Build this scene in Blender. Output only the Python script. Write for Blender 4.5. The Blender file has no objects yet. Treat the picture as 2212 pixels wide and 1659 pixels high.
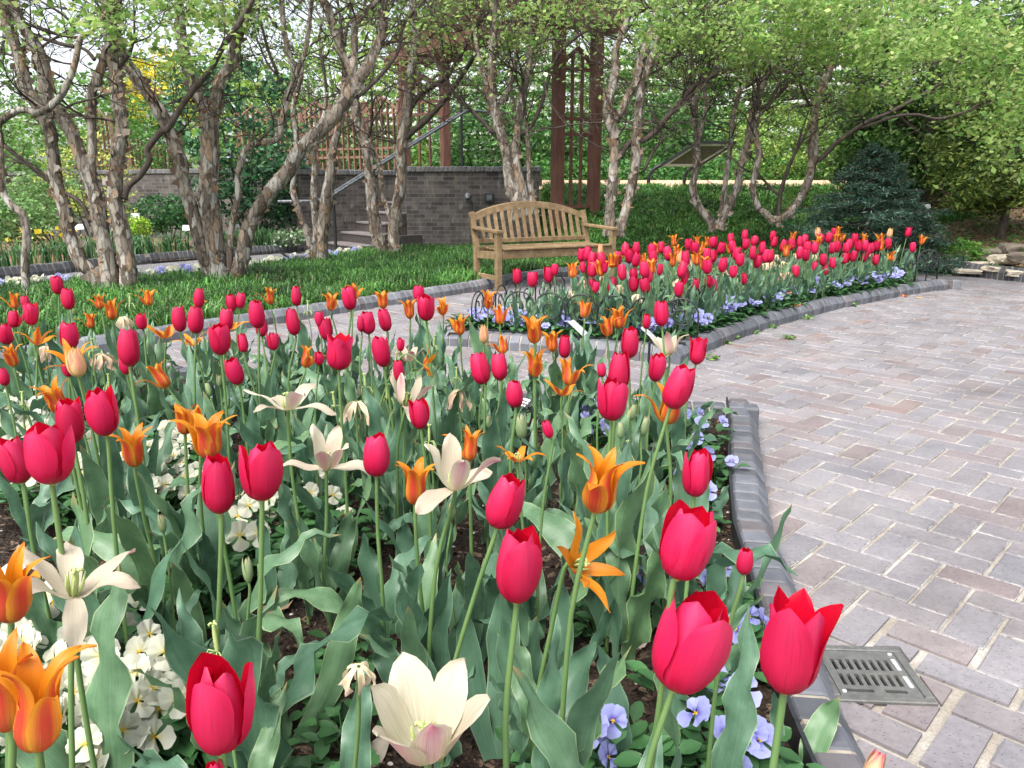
import bpy, bmesh, math, random
import numpy as np
from mathutils import Vector, Matrix, noise as mnoise
R = math.radians
random.seed(7); rng = np.random.default_rng(11)
scene = bpy.context.scene; COL = scene.collection

# ---------------------------------------------------------------- camera
CAM_H = 1.053; PITCH = R(14.28); FPX = 1661.0          # focal length in units of a 2212 px wide frame
cam_d = bpy.data.cameras.new('camera'); cam = bpy.data.objects.new('camera', cam_d); COL.objects.link(cam)
cam.location = (0, 0, CAM_H); cam.rotation_euler = (math.pi/2 - PITCH, 0, 0)
cam_d.sensor_width = 36; cam_d.lens = 36*FPX/2212; cam_d.clip_start = 0.02; cam_d.clip_end = 2000
scene.camera = cam
# ---------------------------------------------------------------- sky, sun, exposure (bright overcast day)
SUN_EL, SUN_AZ = R(58), R(215)
w = bpy.data.worlds.new('World'); scene.world = w; w.use_nodes = True
nt = w.node_tree; bg = nt.nodes['Background']
sky = nt.nodes.new('ShaderNodeTexSky'); sky.sky_type = 'NISHITA'; sky.sun_disc = False
sky.sun_elevation = SUN_EL; sky.sun_rotation = SUN_AZ; sky.air_density = 1.0; sky.dust_density = 4.0; sky.ozone_density = 0.6
bwn = nt.nodes.new('ShaderNodeRGBToBW'); mxn = nt.nodes.new('ShaderNodeMix'); mxn.data_type = 'RGBA'; mxn.inputs[0].default_value = .68; nt.links.new(sky.outputs[0], bwn.inputs[0]); nt.links.new(sky.outputs[0], mxn.inputs[6]); nt.links.new(bwn.outputs[0], mxn.inputs[7]); nt.links.new(mxn.outputs[2], bg.inputs[0]); bg.inputs[1].default_value = 0.15   # thin cloud greys the blue
sun_d = bpy.data.lights.new('sun', 'SUN'); sun = bpy.data.objects.new('sun', sun_d); COL.objects.link(sun)
sun_d.energy = 1.25; sun_d.angle = R(45); sun_d.color = (1, .97, .92)
sd = Vector((math.sin(SUN_AZ)*math.cos(SUN_EL), math.cos(SUN_AZ)*math.cos(SUN_EL), math.sin(SUN_EL)))
sun.rotation_euler = sd.to_track_quat('Z', 'Y').to_euler()
vs = scene.view_settings; vs.view_transform = 'Standard'; vs.look = 'None'; vs.gamma = 1; vs.exposure = 1.6; vs.use_curve_mapping = False
scene.cycles.max_bounces = 8; scene.cycles.transparent_max_bounces = 8; scene.cycles.use_denoising = True
scene.cycles.sample_clamp_indirect = 6

# ---------------------------------------------------------------- helpers
def at(px, py, d):
    """point seen at (px,py) of the 2212 px frame, d metres along the camera axis direction"""
    a, b = (px-1106)/FPX, (829.5-py)/FPX
    return Vector((a*d, d*(math.cos(PITCH)+b*math.sin(PITCH)), CAM_H + d*(b*math.cos(PITCH)-math.sin(PITCH))))
def atY(px, py, Y):
    b = (829.5-py)/FPX; return at(px, py, Y/(math.cos(PITCH)+b*math.sin(PITCH)))
def gnd(px, py, z=0.0):
    b = (829.5-py)/FPX; return at(px, py, (z-CAM_H)/(b*math.cos(PITCH)-math.sin(PITCH)))
def pix(p):
    dz = p[2]-CAM_H; d = p[1]*math.cos(PITCH)-dz*math.sin(PITCH); u = p[1]*math.sin(PITCH)+dz*math.cos(PITCH)
    return 1106+FPX*p[0]/d, 829.5-FPX*u/d, d
def S(t):
    t = min(1., max(0., t)); return t*t*(3-2*t)
def inpoly(x, y, P):
    c = False; n = len(P)
    for i in range(n):
        x1, y1 = P[i][:2]; x2, y2 = P[i-1][:2]
        if (y1 > y) != (y2 > y) and x < (x2-x1)*(y-y1)/(y2-y1)+x1: c = not c
    return c
def polydist(x, y, P, closed=False):
    b = 1e9
    for i in range(len(P) if closed else len(P)-1):
        ax, ay = P[i][:2]; bx, by = P[(i+1) % len(P)][:2]
        dx, dy = bx-ax, by-ay; L = dx*dx+dy*dy
        t = min(1, max(0, ((x-ax)*dx+(y-ay)*dy)/L)) if L else 0
        b = min(b, math.hypot(x-ax-t*dx, y-ay-t*dy))
    return b
def smooth(P, n=6):
    """Catmull-Rom through tuples"""
    P = [np.array(p, float) for p in P]; out = []
    for i in range(len(P)-1):
        p0 = P[i-1] if i else 2*P[0]-P[1]; p1, p2 = P[i], P[i+1]; p3 = P[i+2] if i+2 < len(P) else 2*P[-1]-P[-2]
        for k in range(n):
            t = k/n
            out.append(.5*((2*p1)+(p2-p0)*t+(2*p0-5*p1+4*p2-p3)*t*t+(3*p1-p0-3*p2+p3)*t**3))
    out.append(P[-1]); return out
class MB:
    """collects geometry; build() links it as ONE mesh object"""
    def __init__(s): s.v = []; s.f = []; s.c = []; s.uv = []; s.m = []
    def add(s, vs, fs, col=None, uv=None, m=0):
        o = len(s.v); s.v += [tuple(p) for p in vs]; s.f += [tuple(o+i for i in f) for f in fs]
        s.c += [col if col is not None else (1, 1, 1)]*len(vs) if not isinstance(col, list) else col
        s.uv += uv if uv is not None else [(0, 0)]*len(vs); s.m += [m]*len(fs)
    def box(s, c, size, rot=None, col=None, m=0, bev=0.0):
        x, y, z = (q/2 for q in size); b = min(bev, x*.9, y*.9, z*.9)
        if b > 0:
            vs, idx = [], {}
            for sx in (-1, 1):
                for sy in (-1, 1):
                    for sz in (-1, 1):
                        for ax in range(3):
                            p = [sx*(x-b), sy*(y-b), sz*(z-b)]; p[ax] = (sx, sy, sz)[ax]*(x, y, z)[ax]
                            idx[(sx, sy, sz, ax)] = len(vs); vs.append(p)
            fs = []
            for ax in range(3):
                a1, a2 = (ax+1) % 3, (ax+2) % 3
                for sg in (-1, 1):
                    q = []
                    for u_, v_ in ((-1, -1), (1, -1), (1, 1), (-1, 1)):
                        k = [0, 0, 0]; k[ax] = sg; k[a1] = u_; k[a2] = v_; q.append(idx[(*k, ax)])
                    fs.append(q if sg > 0 else q[::-1])
                for u_ in (-1, 1):
                    for v_ in (-1, 1):     # edge along ax
                        k = [[0, 0, 0] for _ in range(2)]
                        for e, kk in enumerate(k): kk[ax] = (-1, 1)[e]; kk[a1] = u_; kk[a2] = v_
                        q = [idx[(*k[0], a1)], idx[(*k[1], a1)], idx[(*k[1], a2)], idx[(*k[0], a2)]]
                        fs.append(q if u_*v_ < 0 else q[::-1])
            for sx in (-1, 1):
                for sy in (-1, 1):
                    for sz in (-1, 1):
                        q = [idx[(sx, sy, sz, a)] for a in range(3)]; fs.append(q if sx*sy*sz > 0 else q[::-1])
        else:
            vs = [(i*x, j*y, k*z) for i in (-1, 1) for j in (-1, 1) for k in (-1, 1)]
            fs = [(0, 1, 3, 2), (4, 6, 7, 5), (0, 4, 5, 1), (2, 3, 7, 6), (0, 2, 6, 4), (1, 5, 7, 3)]
        M = rot if rot is not None else Matrix.Identity(3); c = Vector(c)
        s.add([M @ Vector(p)+c for p in vs], fs, col, None, m)
    def bar(s, a, b, w_, h_, up=(0, 0, 1), col=None, bev=0.0):
        """box-section bar from a to b: w_ across, h_ along up"""
        a, b = Vector(a), Vector(b); t = (b-a); L = t.length; t.normalize(); up = Vector(up)
        sdv = t.cross(up)
        if sdv.length < 1e-4: sdv = t.cross(Vector((0, 1, 0)))
        sdv.normalize(); u2 = sdv.cross(t)
        s.box((a+b)/2, (L, w_, h_), Matrix((t, sdv, u2)).transposed(), col, bev=bev)
    def tube(s, P, rad, n=8, col=None, cap=True, lump=0.0, seed=0.0, ell=None):
        P = [Vector(p) for p in P]; rad = rad if hasattr(rad, '__len__') else [rad]*len(P)
        o = []; L = 0.; uvs = []; ref = None
        for i, p in enumerate(P):
            t = (P[min(i+1, len(P)-1)]-P[max(i-1, 0)]).normalized()
            if ref is None:
                ref = t.cross(Vector((.3, 1, .2))).normalized()
            ref = (ref-t*ref.dot(t)).normalized(); bn = t.cross(ref)
            if i: L += (p-P[i-1]).length
            for k in range(n):
                a = 2*math.pi*k/n; r_ = rad[i]
                dv = ref*math.cos(a)+bn*math.sin(a)
                if lump:
                    q = p+dv*r_
                    r_ *= 1+lump*(mnoise.noise(Vector((q.x*9, q.y*9, q.z*5+seed)))+.7*mnoise.noise(Vector((q.x*31, q.y*31, q.z*11+seed))))
                o.append(p+dv*r_); uvs.append((k/n, L))
        f = []
        for i in range(len(P)-1):
            for k in range(n):
                f.append((i*n+k, i*n+(k+1) % n, (i+1)*n+(k+1) % n, (i+1)*n+k))
        if cap: f.append(tuple(range(n-1, -1, -1))); f.append(tuple((len(P)-1)*n+k for k in range(n)))
        s.add(o, f, col, uvs)
    def mesh(s, name, mats, smooth_=False):
        me = bpy.data.meshes.new(name); me.from_pydata(s.v, [], s.f)
        for m in (mats if isinstance(mats, (list, tuple)) else [mats]): me.materials.append(m)
        n = len(me.vertices)
        if n:
            ca = me.color_attributes.new('tint', 'FLOAT_COLOR', 'POINT')
            arr = np.ones((n, 4), np.float32); arr[:, :3] = np.array(s.c, np.float32); ca.data.foreach_set('color', arr.ravel())
            ul = me.uv_layers.new(name='UVMap'); li = np.empty(len(me.loops), np.int32); me.loops.foreach_get('vertex_index', li)
            ul.data.foreach_set('uv', np.array(s.uv, np.float32)[li].ravel())
            me.polygons.foreach_set('material_index', np.array(s.m, np.int32))
            if smooth_: me.polygons.foreach_set('use_smooth', np.ones(len(me.polygons), bool))
        me.update(); return me
    def build(s, name, mats, parent=None, smooth_=False, loc=None):
        return put(s.mesh(name, mats, smooth_), name, parent, loc)
def put(me, name, parent=None, loc=None):
    o = bpy.data.objects.new(name, me); COL.objects.link(o)
    if parent is not None: o.parent = parent
    if loc is not None: o.location = loc
    return o
def tag(o, label=None, cat=None, group=None, kind=None):
    for k, v in (('label', label), ('category', cat), ('group', group), ('kind', kind)):
        if v: o[k] = v
    return o
def thing(name, label, cat, loc=(0, 0, 0), rz=0.0, group=None):
    o = bpy.data.objects.new(name, None); COL.objects.link(o); o.empty_display_size = .05
    o.location = loc; o.rotation_euler = (0, 0, rz); return tag(o, label, cat, group)
def rotz(a): return Matrix.Rotation(a, 3, 'Z')
def quads(name, P, mats, tints=None, uvs=None, smooth_=False):
    """P (n,4,3) -> a mesh of n loose quads, tint per quad"""
    n = len(P); me = bpy.data.meshes.new(name); me.vertices.add(n*4); me.loops.add(n*4); me.polygons.add(n)
    me.vertices.foreach_set('co', np.ascontiguousarray(P, np.float32).ravel())
    me.loops.foreach_set('vertex_index', np.arange(n*4, dtype=np.int32))
    me.polygons.foreach_set('loop_start', np.arange(0, n*4, 4, dtype=np.int32))
    for m in (mats if isinstance(mats, (list, tuple)) else [mats]): me.materials.append(m)
    me.update(calc_edges=True)
    if tints is not None:
        ca = me.color_attributes.new('tint', 'FLOAT_COLOR', 'POINT'); a = np.ones((n, 4, 4), np.float32)
        a[:, :, :3] = np.asarray(tints, np.float32)[:, None, :]; ca.data.foreach_set('color', a.ravel())
    if smooth_: me.polygons.foreach_set('use_smooth', np.ones(n, bool))
    me.validate(); return me

# ---------------------------------------------------------------- materials
class NT:
    def __init__(s, name):
        s.m = bpy.data.materials.new(name); s.m.use_nodes = True; s.t = s.m.node_tree; s.b = s.t.nodes['Principled BSDF']
        s.out = s.t.nodes['Material Output']
    def n(s, typ, **kw):
        nd = s.t.nodes.new('ShaderNode'+typ)
        for k, v in kw.items(): setattr(nd, k, v)
        return nd
    def l(s, a, b): s.t.links.new(a, b)
    def val(s, sock, v):
        if hasattr(v, 'is_output'): s.l(v, sock)
        else: sock.default_value = v
    def coord(s, which='Object', scale=(1, 1, 1), rot=(0, 0, 0)):
        c = s.n('TexCoord'); mp = s.n('Mapping'); s.l(c.outputs[which], mp.inputs[0])
        mp.inputs['Scale'].default_value = scale; mp.inputs['Rotation'].default_value = rot; return mp.outputs[0]
    def noise(s, vec, scale=5., detail=4., rough=.6, dist=0.):
        nd = s.n('TexNoise'); s.l(vec, nd.inputs['Vector']); nd.inputs['Scale'].default_value = scale
        nd.inputs['Detail'].default_value = detail; nd.inputs['Roughness'].default_value = rough; nd.inputs['Distortion'].default_value = dist; return nd.outputs[0]
    def voro(s, vec, scale=5., feature='F1', out='Distance'):
        nd = s.n('TexVoronoi', feature=feature); s.l(vec, nd.inputs['Vector']); nd.inputs['Scale'].default_value = scale; return nd.outputs[out]
    def ramp(s, fac, stops, interp='LINEAR'):
        r = s.n('ValToRGB'); s.l(fac, r.inputs[0]); e = r.color_ramp.elements; r.color_ramp.interpolation = interp
        while len(e) < len(stops): e.new(.5)
        for q, (p, c) in zip(e, stops): q.position = p; q.color = (*c, 1) if hasattr(c, '__len__') else (c, c, c, 1)
        return r.outputs[0]
    def mix(s, fac, a, b, mode='MIX'):
        m = s.n('Mix', data_type='RGBA', blend_type=mode); s.val(m.inputs[0], fac)
        for i, v in ((6, a), (7, b)): s.val(m.inputs[i], v if hasattr(v, 'is_output') else ((*v, 1) if len(v) == 3 else v))
        return m.outputs[2]
    def math(s, op, a, b=0.):
        m = s.n('Math', operation=op); s.val(m.inputs[0], a); s.val(m.inputs[1], b); return m.outputs[0]
    def tint(s, name='tint'):
        a = s.n('Attribute'); a.attribute_name = name; return a.outputs['Color']
    def objrand(s): return s.n('ObjectInfo').outputs['Random']
    def bump(s, h, strength=.5, dist=.01):
        b = s.n('Bump'); s.l(h, b.inputs['Height']); b.inputs['Strength'].default_value = strength; b.inputs['Distance'].default_value = dist
        s.l(b.outputs[0], s.b.inputs['Normal']); return b.outputs[0]
    def base(s, c, rough=.6, spec=.5, metal=0.):
        s.val(s.b.inputs['Base Color'], c if hasattr(c, 'is_output') else (*c, 1)); s.val(s.b.inputs['Roughness'], rough)
        s.b.inputs['Specular IOR Level'].default_value = spec; s.b.inputs['Metallic'].default_value = metal; return s.m
    def leafy(s, col, trans=.35, rough=.45, spec=.4, tcol=None):
        """thin sheet: principled surface mixed with translucency"""
        s.base(col, rough, spec); tr = s.n('BsdfTranslucent'); mx = s.n('MixShader'); mx.inputs[0].default_value = trans
        s.val(tr.inputs[0], tcol if tcol is not None else col)
        s.l(s.b.outputs[0], mx.inputs[1]); s.l(tr.outputs[0], mx.inputs[2]); s.l(mx.outputs[0], s.out.inputs[0]); return s.m
def vary(t, base, amt=.25, hue=True):
    """base colour times per-element tint attribute"""
    return t.mix(1., (*base, 1), t.tint(), 'MULTIPLY')
M = {}
def mk_materials():
    t = NT('brick_paver'); co = t.coord('Object'); n1 = t.noise(co, 3, 4); n2 = t.noise(co, 60, 4, .7); sp = t.voro(t.coord('Object', (62, 150, 62), (0, 0, .78)), 1.); n3 = t.noise(co, 38, 5, .7)
    uv = t.n('UVMap'); su = t.n('SeparateXYZ'); t.l(uv.outputs[0], su.inputs[0]); e1 = t.math('MULTIPLY', t.math('SUBTRACT', .5, t.math('ABSOLUTE', t.math('SUBTRACT', su.outputs[0], .5))), .20); e2 = t.math('MULTIPLY', t.math('SUBTRACT', .5, t.math('ABSOLUTE', t.math('SUBTRACT', su.outputs[1], .5))), .10); ed = t.math('MINIMUM', e1, e2)
    c = t.mix(1., t.tint(), t.ramp(n1, [(.3, (.78, .78, .79)), (.7, (1.15, 1.14, 1.12))]), 'MULTIPLY')
    c = t.mix(1., c, t.ramp(n2, [(.3, .84), (.7, 1.12)]), 'MULTIPLY'); c = t.mix(1., c, t.ramp(sp, [(.10, .28), (.20, 1.)]), 'MULTIPLY')
    d = t.noise(co, 1.3, 5, .7); c = t.mix(t.ramp(d, [(.52, 0.), (.72, .3)]), c, (.30, .285, .255)); d2 = t.noise(co, .9, 6, .7); c = t.mix(1., c, t.ramp(d2, [(.30, .72), (.48, 1.)]), 'MULTIPLY')
    sm = t.math('LESS_THAN', ed, t.math('MULTIPLY', t.math('SUBTRACT', n3, .42), .018)); pale = t.noise(co, 5, 4, .6); c = t.mix(t.math('MULTIPLY', sm, t.ramp(pale, [(.35, .1), (.6, .6)])), c, (.44, .42, .39))
    t.bump(n2, .4, .004); M['paver'] = t.base(c, .75, .3)
    t = NT('joint_sand'); co = t.coord('Object'); n = t.noise(co, 6, 5); n2 = t.noise(co, 180, 3)
    c = t.ramp(n, [(.3, (.20, .175, .14)), (.5, (.30, .27, .23)), (.68, (.44, .425, .39))]); c = t.mix(1., c, t.ramp(n2, [(.3, .75), (.7, 1.1)]), 'MULTIPLY')
    t.bump(n2, .6, .004); M['sand'] = t.base(c, .9, .2)
    t = NT('kerb_brick'); co = t.coord('Object'); n = t.noise(co, 14, 5); n2 = t.noise(co, 90, 3)
    c = t.mix(1., t.tint(), t.ramp(n, [(.3, .8), (.7, 1.2)]), 'MULTIPLY'); t.bump(n2, .4, .004); M['kerb'] = t.base(c, .6, .4)
    t = NT('kerb_mortar'); n = t.noise(t.coord('Object'), 30, 4); M['mortar'] = t.base(t.ramp(n, [(.3, (.20, .178, .15)), (.7, (.33, .29, .24))]), .9, .2)
    t = NT('bed_soil'); co = t.coord('Object'); n = t.noise(co, 8, 6, .7); v = t.voro(co, 90); v2 = t.voro(co, 55, 'F1', 'Color'); sep = t.n('SeparateColor'); t.l(v2, sep.inputs[0])
    c = t.ramp(n, [(.3, (.012, .008, .006)), (.55, (.028, .018, .013)), (.75, (.055, .036, .025))])
    c = t.mix(t.math('GREATER_THAN', sep.outputs[0], .86), c, (.13, .09, .06)); wh = t.math('MULTIPLY', t.math('GREATER_THAN', sep.outputs[1], .965), t.math('LESS_THAN', t.voro(co, 55), .30))
    c = t.mix(wh, c, (.5, .47, .42)); h = t.mix(.5, v, n); t.bump(h, 1., .02); M['soil'] = t.base(c, .85, .25)
    t = NT('mulch_slope'); co = t.coord('Object'); v = t.voro(t.coord('Object', (25, 60, 25)), 1., 'F1', 'Color'); sep = t.n('SeparateColor'); t.l(v, sep.inputs[0])
    c = t.ramp(sep.outputs[0], [(0, (.05, .03, .02)), (.5, (.16, .10, .06)), (1, (.34, .24, .14))]); t.bump(sep.outputs[1], .8, .02); M['mulch'] = t.base(c, .9, .2)
    t = NT('ground_earth'); co = t.coord('Object'); n = t.noise(co, .8, 6, .65); n2 = t.noise(co, 14, 5, .7)
    c = t.ramp(n, [(.35, (.06, .09, .025)), (.6, (.10, .15, .035))]); c = t.mix(t.ramp(n2, [(.5, 0.), (.7, .6)]), c, (.10, .075, .05)); t.bump(n2, .8, .05); M['earth'] = t.base(c, .95, .1)
    t = NT('lawn'); co = t.coord('Object'); n = t.noise(co, 1.5, 6, .7); n2 = t.noise(co, 40, 4); c = t.ramp(n, [(.3, (.10, .20, .03)), (.7, (.20, .34, .06))]); t.bump(n2, .8, .04); M['lawn'] = t.base(c, .9, .1)
    t = NT('gravel'); co = t.coord('Object'); v = t.voro(co, 75, 'F1', 'Color'); sep = t.n('SeparateColor'); t.l(v, sep.inputs[0]); n = t.noise(co, 1.5, 4)
    c = t.ramp(sep.outputs[0], [(0, (.09, .088, .09)), (.6, (.165, .16, .165)), (1, (.27, .265, .265))]); c = t.mix(1., c, t.ramp(n, [(.3, .85), (.7, 1.1)]), 'MULTIPLY'); t.bump(sep.outputs[1], .5, .008); M['gravel'] = t.base(c, .9, .2)
    t = NT('sandy_path'); co = t.coord('Object'); n = t.noise(co, 3, 6, .7); t.bump(n, .3, .01); M['tan'] = t.base(t.ramp(n, [(.3, (.40, .27, .17)), (.7, (.58, .42, .29))]), .9, .2)
    # brick wall
    t = NT('wall_brick'); co = t.coord('UV'); br = t.n('TexBrick'); t.l(co, br.inputs['Vector']); br.inputs['Scale'].default_value = 1.; br.inputs['Brick Width'].default_value = .205; br.inputs['Row Height'].default_value = .067; br.inputs['Mortar Size'].default_value = .0045
    br.inputs['Color1'].default_value = (.040, .036, .036, 1); br.inputs['Color2'].default_value = (.105, .09, .084, 1); br.inputs['Mortar'].default_value = (.13, .122, .115, 1); br.inputs['Mortar Smooth'].default_value = .2
    n = t.noise(co, 7, 5); c = t.mix(1., br.outputs[0], t.ramp(n, [(.3, .75), (.7, 1.3)]), 'MULTIPLY')
    st = t.noise(t.coord('UV', (3.2, .8, 1)), 1.6, 5, .65); c = t.mix(t.ramp(st, [(.52, 0.), (.68, .5)]), c, (.18, .17, .125))
    ef = t.noise(t.coord('UV', (3., 1.2, 1)), 3.1, 4, .6); c = t.mix(t.ramp(ef, [(.60, 0.), (.72, .45)]), c, (.28, .275, .265)); t.bump(br.outputs[1], -.5, .006); M['wall'] = t.base(c, .8, .3)
    t = NT('step_stone'); n = t.noise(t.coord('Object'), 40, 4); M['step'] = t.base(t.ramp(n, [(.3, (.15, .13, .125)), (.7, (.26, .235, .23))]), .8, .3)
    t = NT('riser_brick'); n = t.noise(t.coord('Object'), 22, 4); M['riser'] = t.base(t.ramp(n, [(.3, (.045, .04, .04)), (.7, (.10, .085, .08))]), .8, .3)
    def wood(name, c1, c2, c3, sc):
        t = NT(name); n = t.noise(t.coord('Object', sc), 1., 6, .65, .6); big = t.noise(t.coord('Object'), 2.2, 4)
        c = t.ramp(n, [(.25, c1), (.5, c2), (.75, c3)]); c = t.mix(1., c, t.ramp(big, [(.3, .72), (.7, 1.15)]), 'MULTIPLY'); t.bump(n, .35, .004); return t.base(c, .75, .25)
    M['teak'] = wood('weathered_teak', (.12, .076, .038), (.205, .140, .074), (.29, .215, .125), (14, 14, 14))
    M['redwood'] = wood('red_stained_timber', (.075, .034, .025), (.125, .058, .042), (.17, .085, .062), (20, 20, 3))
    M['redwood_pale'] = wood('faded_red_timber', (.15, .08, .056), (.225, .125, .088), (.29, .17, .125), (20, 20, 3))
    t = NT('black_iron'); n = t.noise(t.coord('Object'), 60, 3); M['iron'] = t.base(t.ramp(n, [(.3, (.008, .009, .011)), (.7, (.022, .024, .028))]), .45, .5)
    t = NT('worn_rail_paint'); n = t.noise(t.coord('Object'), 25, 3); M['rail'] = t.base(t.ramp(n, [(.35, (.045, .05, .058)), (.7, (.16, .175, .19))]), .35, .6)
    t = NT('cast_metal'); co = t.coord('Object'); n = t.noise(co, 25, 5); n2 = t.noise(co, 120, 3)
    c = t.ramp(n, [(.3, (.105, .105, .10)), (.55, (.16, .16, .15)), (.75, (.12, .108, .09))]); c = t.mix(1., c, t.ramp(n2, [(.3, .8), (.7, 1.1)]), 'MULTIPLY'); t.bump(n2, .25, .002); M['cast'] = t.base(c, .5, .5, .35)
    t = NT('painted_hole_shade'); M['hole_shade'] = t.base((.004, .004, .004), .9, .1)  # near-black colour standing in for the shade inside the drain
    t = NT('sign_plate'); n = t.noise(t.coord('Object'), 30, 3); M['plate'] = t.base(t.ramp(n, [(.3, (.36, .375, .38)), (.7, (.48, .485, .485))]), .35, .5)
    t = NT('sign_black'); M['signblack'] = t.base((.018, .018, .02), .35, .5)
    t = NT('sign_white'); M['signwhite'] = t.base((.75, .75, .74), .5, .4)
    t = NT('panel_picture'); n = t.noise(t.coord('Object'), 9, 4); M['panel'] = t.base(t.ramp(n, [(.3, (.05, .065, .03)), (.7, (.10, .115, .06))]), .4, .5)
    t = NT('rock'); co = t.coord('Object'); n = t.noise(co, 6, 7, .7); n2 = t.noise(co, 40, 4); c = t.mix(1., t.tint(), t.ramp(n, [(.3, (.5, .48, .44)), (.5, (.95, .93, .9)), (.75, (1.25, 1.2, 1.1))]), 'MULTIPLY'); t.bump(n, .7, .03); M['rock'] = t.base(c, .85, .3)
    # bark: peeling plates of beige, grey-pink, cinnamon and dark crack
    t = NT('peeling_bark'); wv = t.noise(t.coord('Object', (6, 6, 3)), 1.6, 3); co = t.coord('Object', (17, 17, 5.5)); va = t.n('VectorMath', operation='ADD'); cx = t.n('CombineXYZ'); t.l(t.math('MULTIPLY', wv, 2.2), cx.inputs[0]); t.l(t.math('MULTIPLY', wv, -1.6), cx.inputs[1]); t.l(t.math('MULTIPLY', wv, 1.2), cx.inputs[2]); t.l(co, va.inputs[0]); t.l(cx.outputs[0], va.inputs[1])
    vc = t.n('TexVoronoi'); t.l(va.outputs[0], vc.inputs['Vector']); vc.inputs['Scale'].default_value = 1.; sp = t.n('SeparateColor'); t.l(vc.outputs['Color'], sp.inputs[0]); ed = t.voro(va.outputs[0], 1., 'DISTANCE_TO_EDGE'); n2 = t.noise(t.coord('Object', (40, 40, 14)), 1., 5, .65, .5); big = t.noise(t.coord('Object', (3, 3, 1.6)), 1., 3)
    c = t.ramp(sp.outputs[0], [(0, (.095, .074, .056)), (.16, (.175, .142, .112)), (.4, (.26, .222, .182)), (.62, (.345, .31, .265)), (.84, (.45, .425, .385)), (.95, (.31, .22, .15))])
    c = t.mix(1., c, t.ramp(ed, [(.0, .34), (.05, .65), (.16, 1.)]), 'MULTIPLY'); c = t.mix(1., c, t.ramp(n2, [(.3, .6), (.5, 1.), (.7, 1.15)]), 'MULTIPLY'); c = t.mix(1., c, t.ramp(big, [(.35, .8), (.65, 1.08)]), 'MULTIPLY'); h = t.mix(.45, sp.outputs[1], n2); t.bump(h, 1., .03); M['bark'] = t.base(c, .85, .2)
    t = NT('smooth_dark_bark'); n = t.noise(t.coord('Object', (25, 25, 9)), 1., 5, .6); M['darkbark'] = t.base(t.ramp(n, [(.3, (.035, .026, .022)), (.6, (.085, .066, .055)), (.8, (.15, .125, .105))]), .8, .25); t.bump(n, .6, .02)
    t = NT('bark_flake'); M['flake'] = t.leafy(t.tint(), .15, .8, .2)
    t = NT('tree_leaf'); M['leaf'] = t.leafy(t.tint(), .56, .45, .4)
    t = NT('shrub_leaf'); M['sleaf'] = t.leafy(t.tint(), .3, .5, .35)
    t = NT('blossom'); M['blossom'] = t.leafy(t.tint(), .3, .6, .2)
    t = NT('grass_blade'); M['grass'] = t.leafy(t.tint(), .3, .42, .4)
    # tulip leaves and stems
    t = NT('tulip_leaf'); uv = t.n('UVMap'); sp = t.n('SeparateXYZ'); t.l(uv.outputs[0], sp.inputs[0])
    ve = t.n('CombineXYZ'); t.l(t.math('MULTIPLY', sp.outputs[0], 34.), ve.inputs[0]); t.l(t.math('MULTIPLY', sp.outputs[1], 1.5), ve.inputs[1]); n = t.noise(ve.outputs[0], 1., 4)
    n2 = t.noise(t.coord('Object'), 14, 4); edge = t.math('ABSOLUTE', t.math('SUBTRACT', sp.outputs[0], .5))
    c = t.ramp(n2, [(.3, (.076, .160, .094)), (.6, (.110, .215, .132)), (.8, (.152, .262, .172))]); c = t.mix(1., c, t.ramp(n, [(.3, .74), (.7, 1.16)]), 'MULTIPLY')
    tipm = t.math('MULTIPLY', t.ramp(sp.outputs[1], [(.93, 0.), (.985, 1.)]), t.math('GREATER_THAN', t.objrand(), .6)); c = t.mix(t.math('MULTIPLY', tipm, .8), c, (.28, .20, .10))
    c = t.mix(t.ramp(edge, [(.465, 0.), (.5, .75)]), c, (.34, .44, .26)); c = t.mix(1., c, t.ramp(t.objrand(), [(0, (.75, .82, .8)), (.5, (1, 1, 1)), (1, (1.2, 1.12, .85))]), 'MULTIPLY')
    t.bump(n, .12, .003); M['tleaf'] = t.leafy(c, .22, .38, .45)
    t = NT('tulip_stem'); n = t.noise(t.coord('Object', (20, 20, 4)), 1., 3); M['stem'] = t.base(t.ramp(n, [(.3, (.085, .16, .05)), (.7, (.145, .24, .08))]), .45, .4)
    def petal(name, stops_mid, stops_edge, trans, rough=.42, inner=None):
        t = NT(name); uv = t.n('UVMap'); sp = t.n('SeparateXYZ'); t.l(uv.outputs[0], sp.inputs[0])
        e = t.math('MULTIPLY', t.math('ABSOLUTE', t.math('SUBTRACT', sp.outputs[0], .5)), 2.)
        ve = t.n('CombineXYZ'); t.l(t.math('MULTIPLY', sp.outputs[0], 46.), ve.inputs[0]); t.l(t.math('MULTIPLY', sp.outputs[1], 2.), ve.inputs[1]); t.l(t.math('MULTIPLY', t.objrand(), 50.), ve.inputs[2]); n = t.noise(ve.outputs[0], 1., 4)
        e2 = t.math('ADD', e, t.math('MULTIPLY', t.math('SUBTRACT', n, .5), .5))
        a = t.ramp(sp.outputs[1], stops_mid); b = t.ramp(sp.outputs[1], stops_edge); c = t.mix(t.ramp(e2, [(.25, 0.), (.85, 1.)]), a, b)
        if inner:
            g = t.n('NewGeometry'); c = t.mix(g.outputs['Backfacing'], c, inner)
        c = t.mix(1., c, t.ramp(n, [(.22, .58), (.42, .92), (.6, 1.02), (.78, 1.18)]), 'MULTIPLY'); c = t.mix(1., c, t.ramp(t.objrand(), [(0, (.86, .8, .8)), (1, (1.08, 1.15, 1.15))]), 'MULTIPLY')
        t.bump(n, .15, .002); return t.leafy(c, trans, rough, .35)
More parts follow.
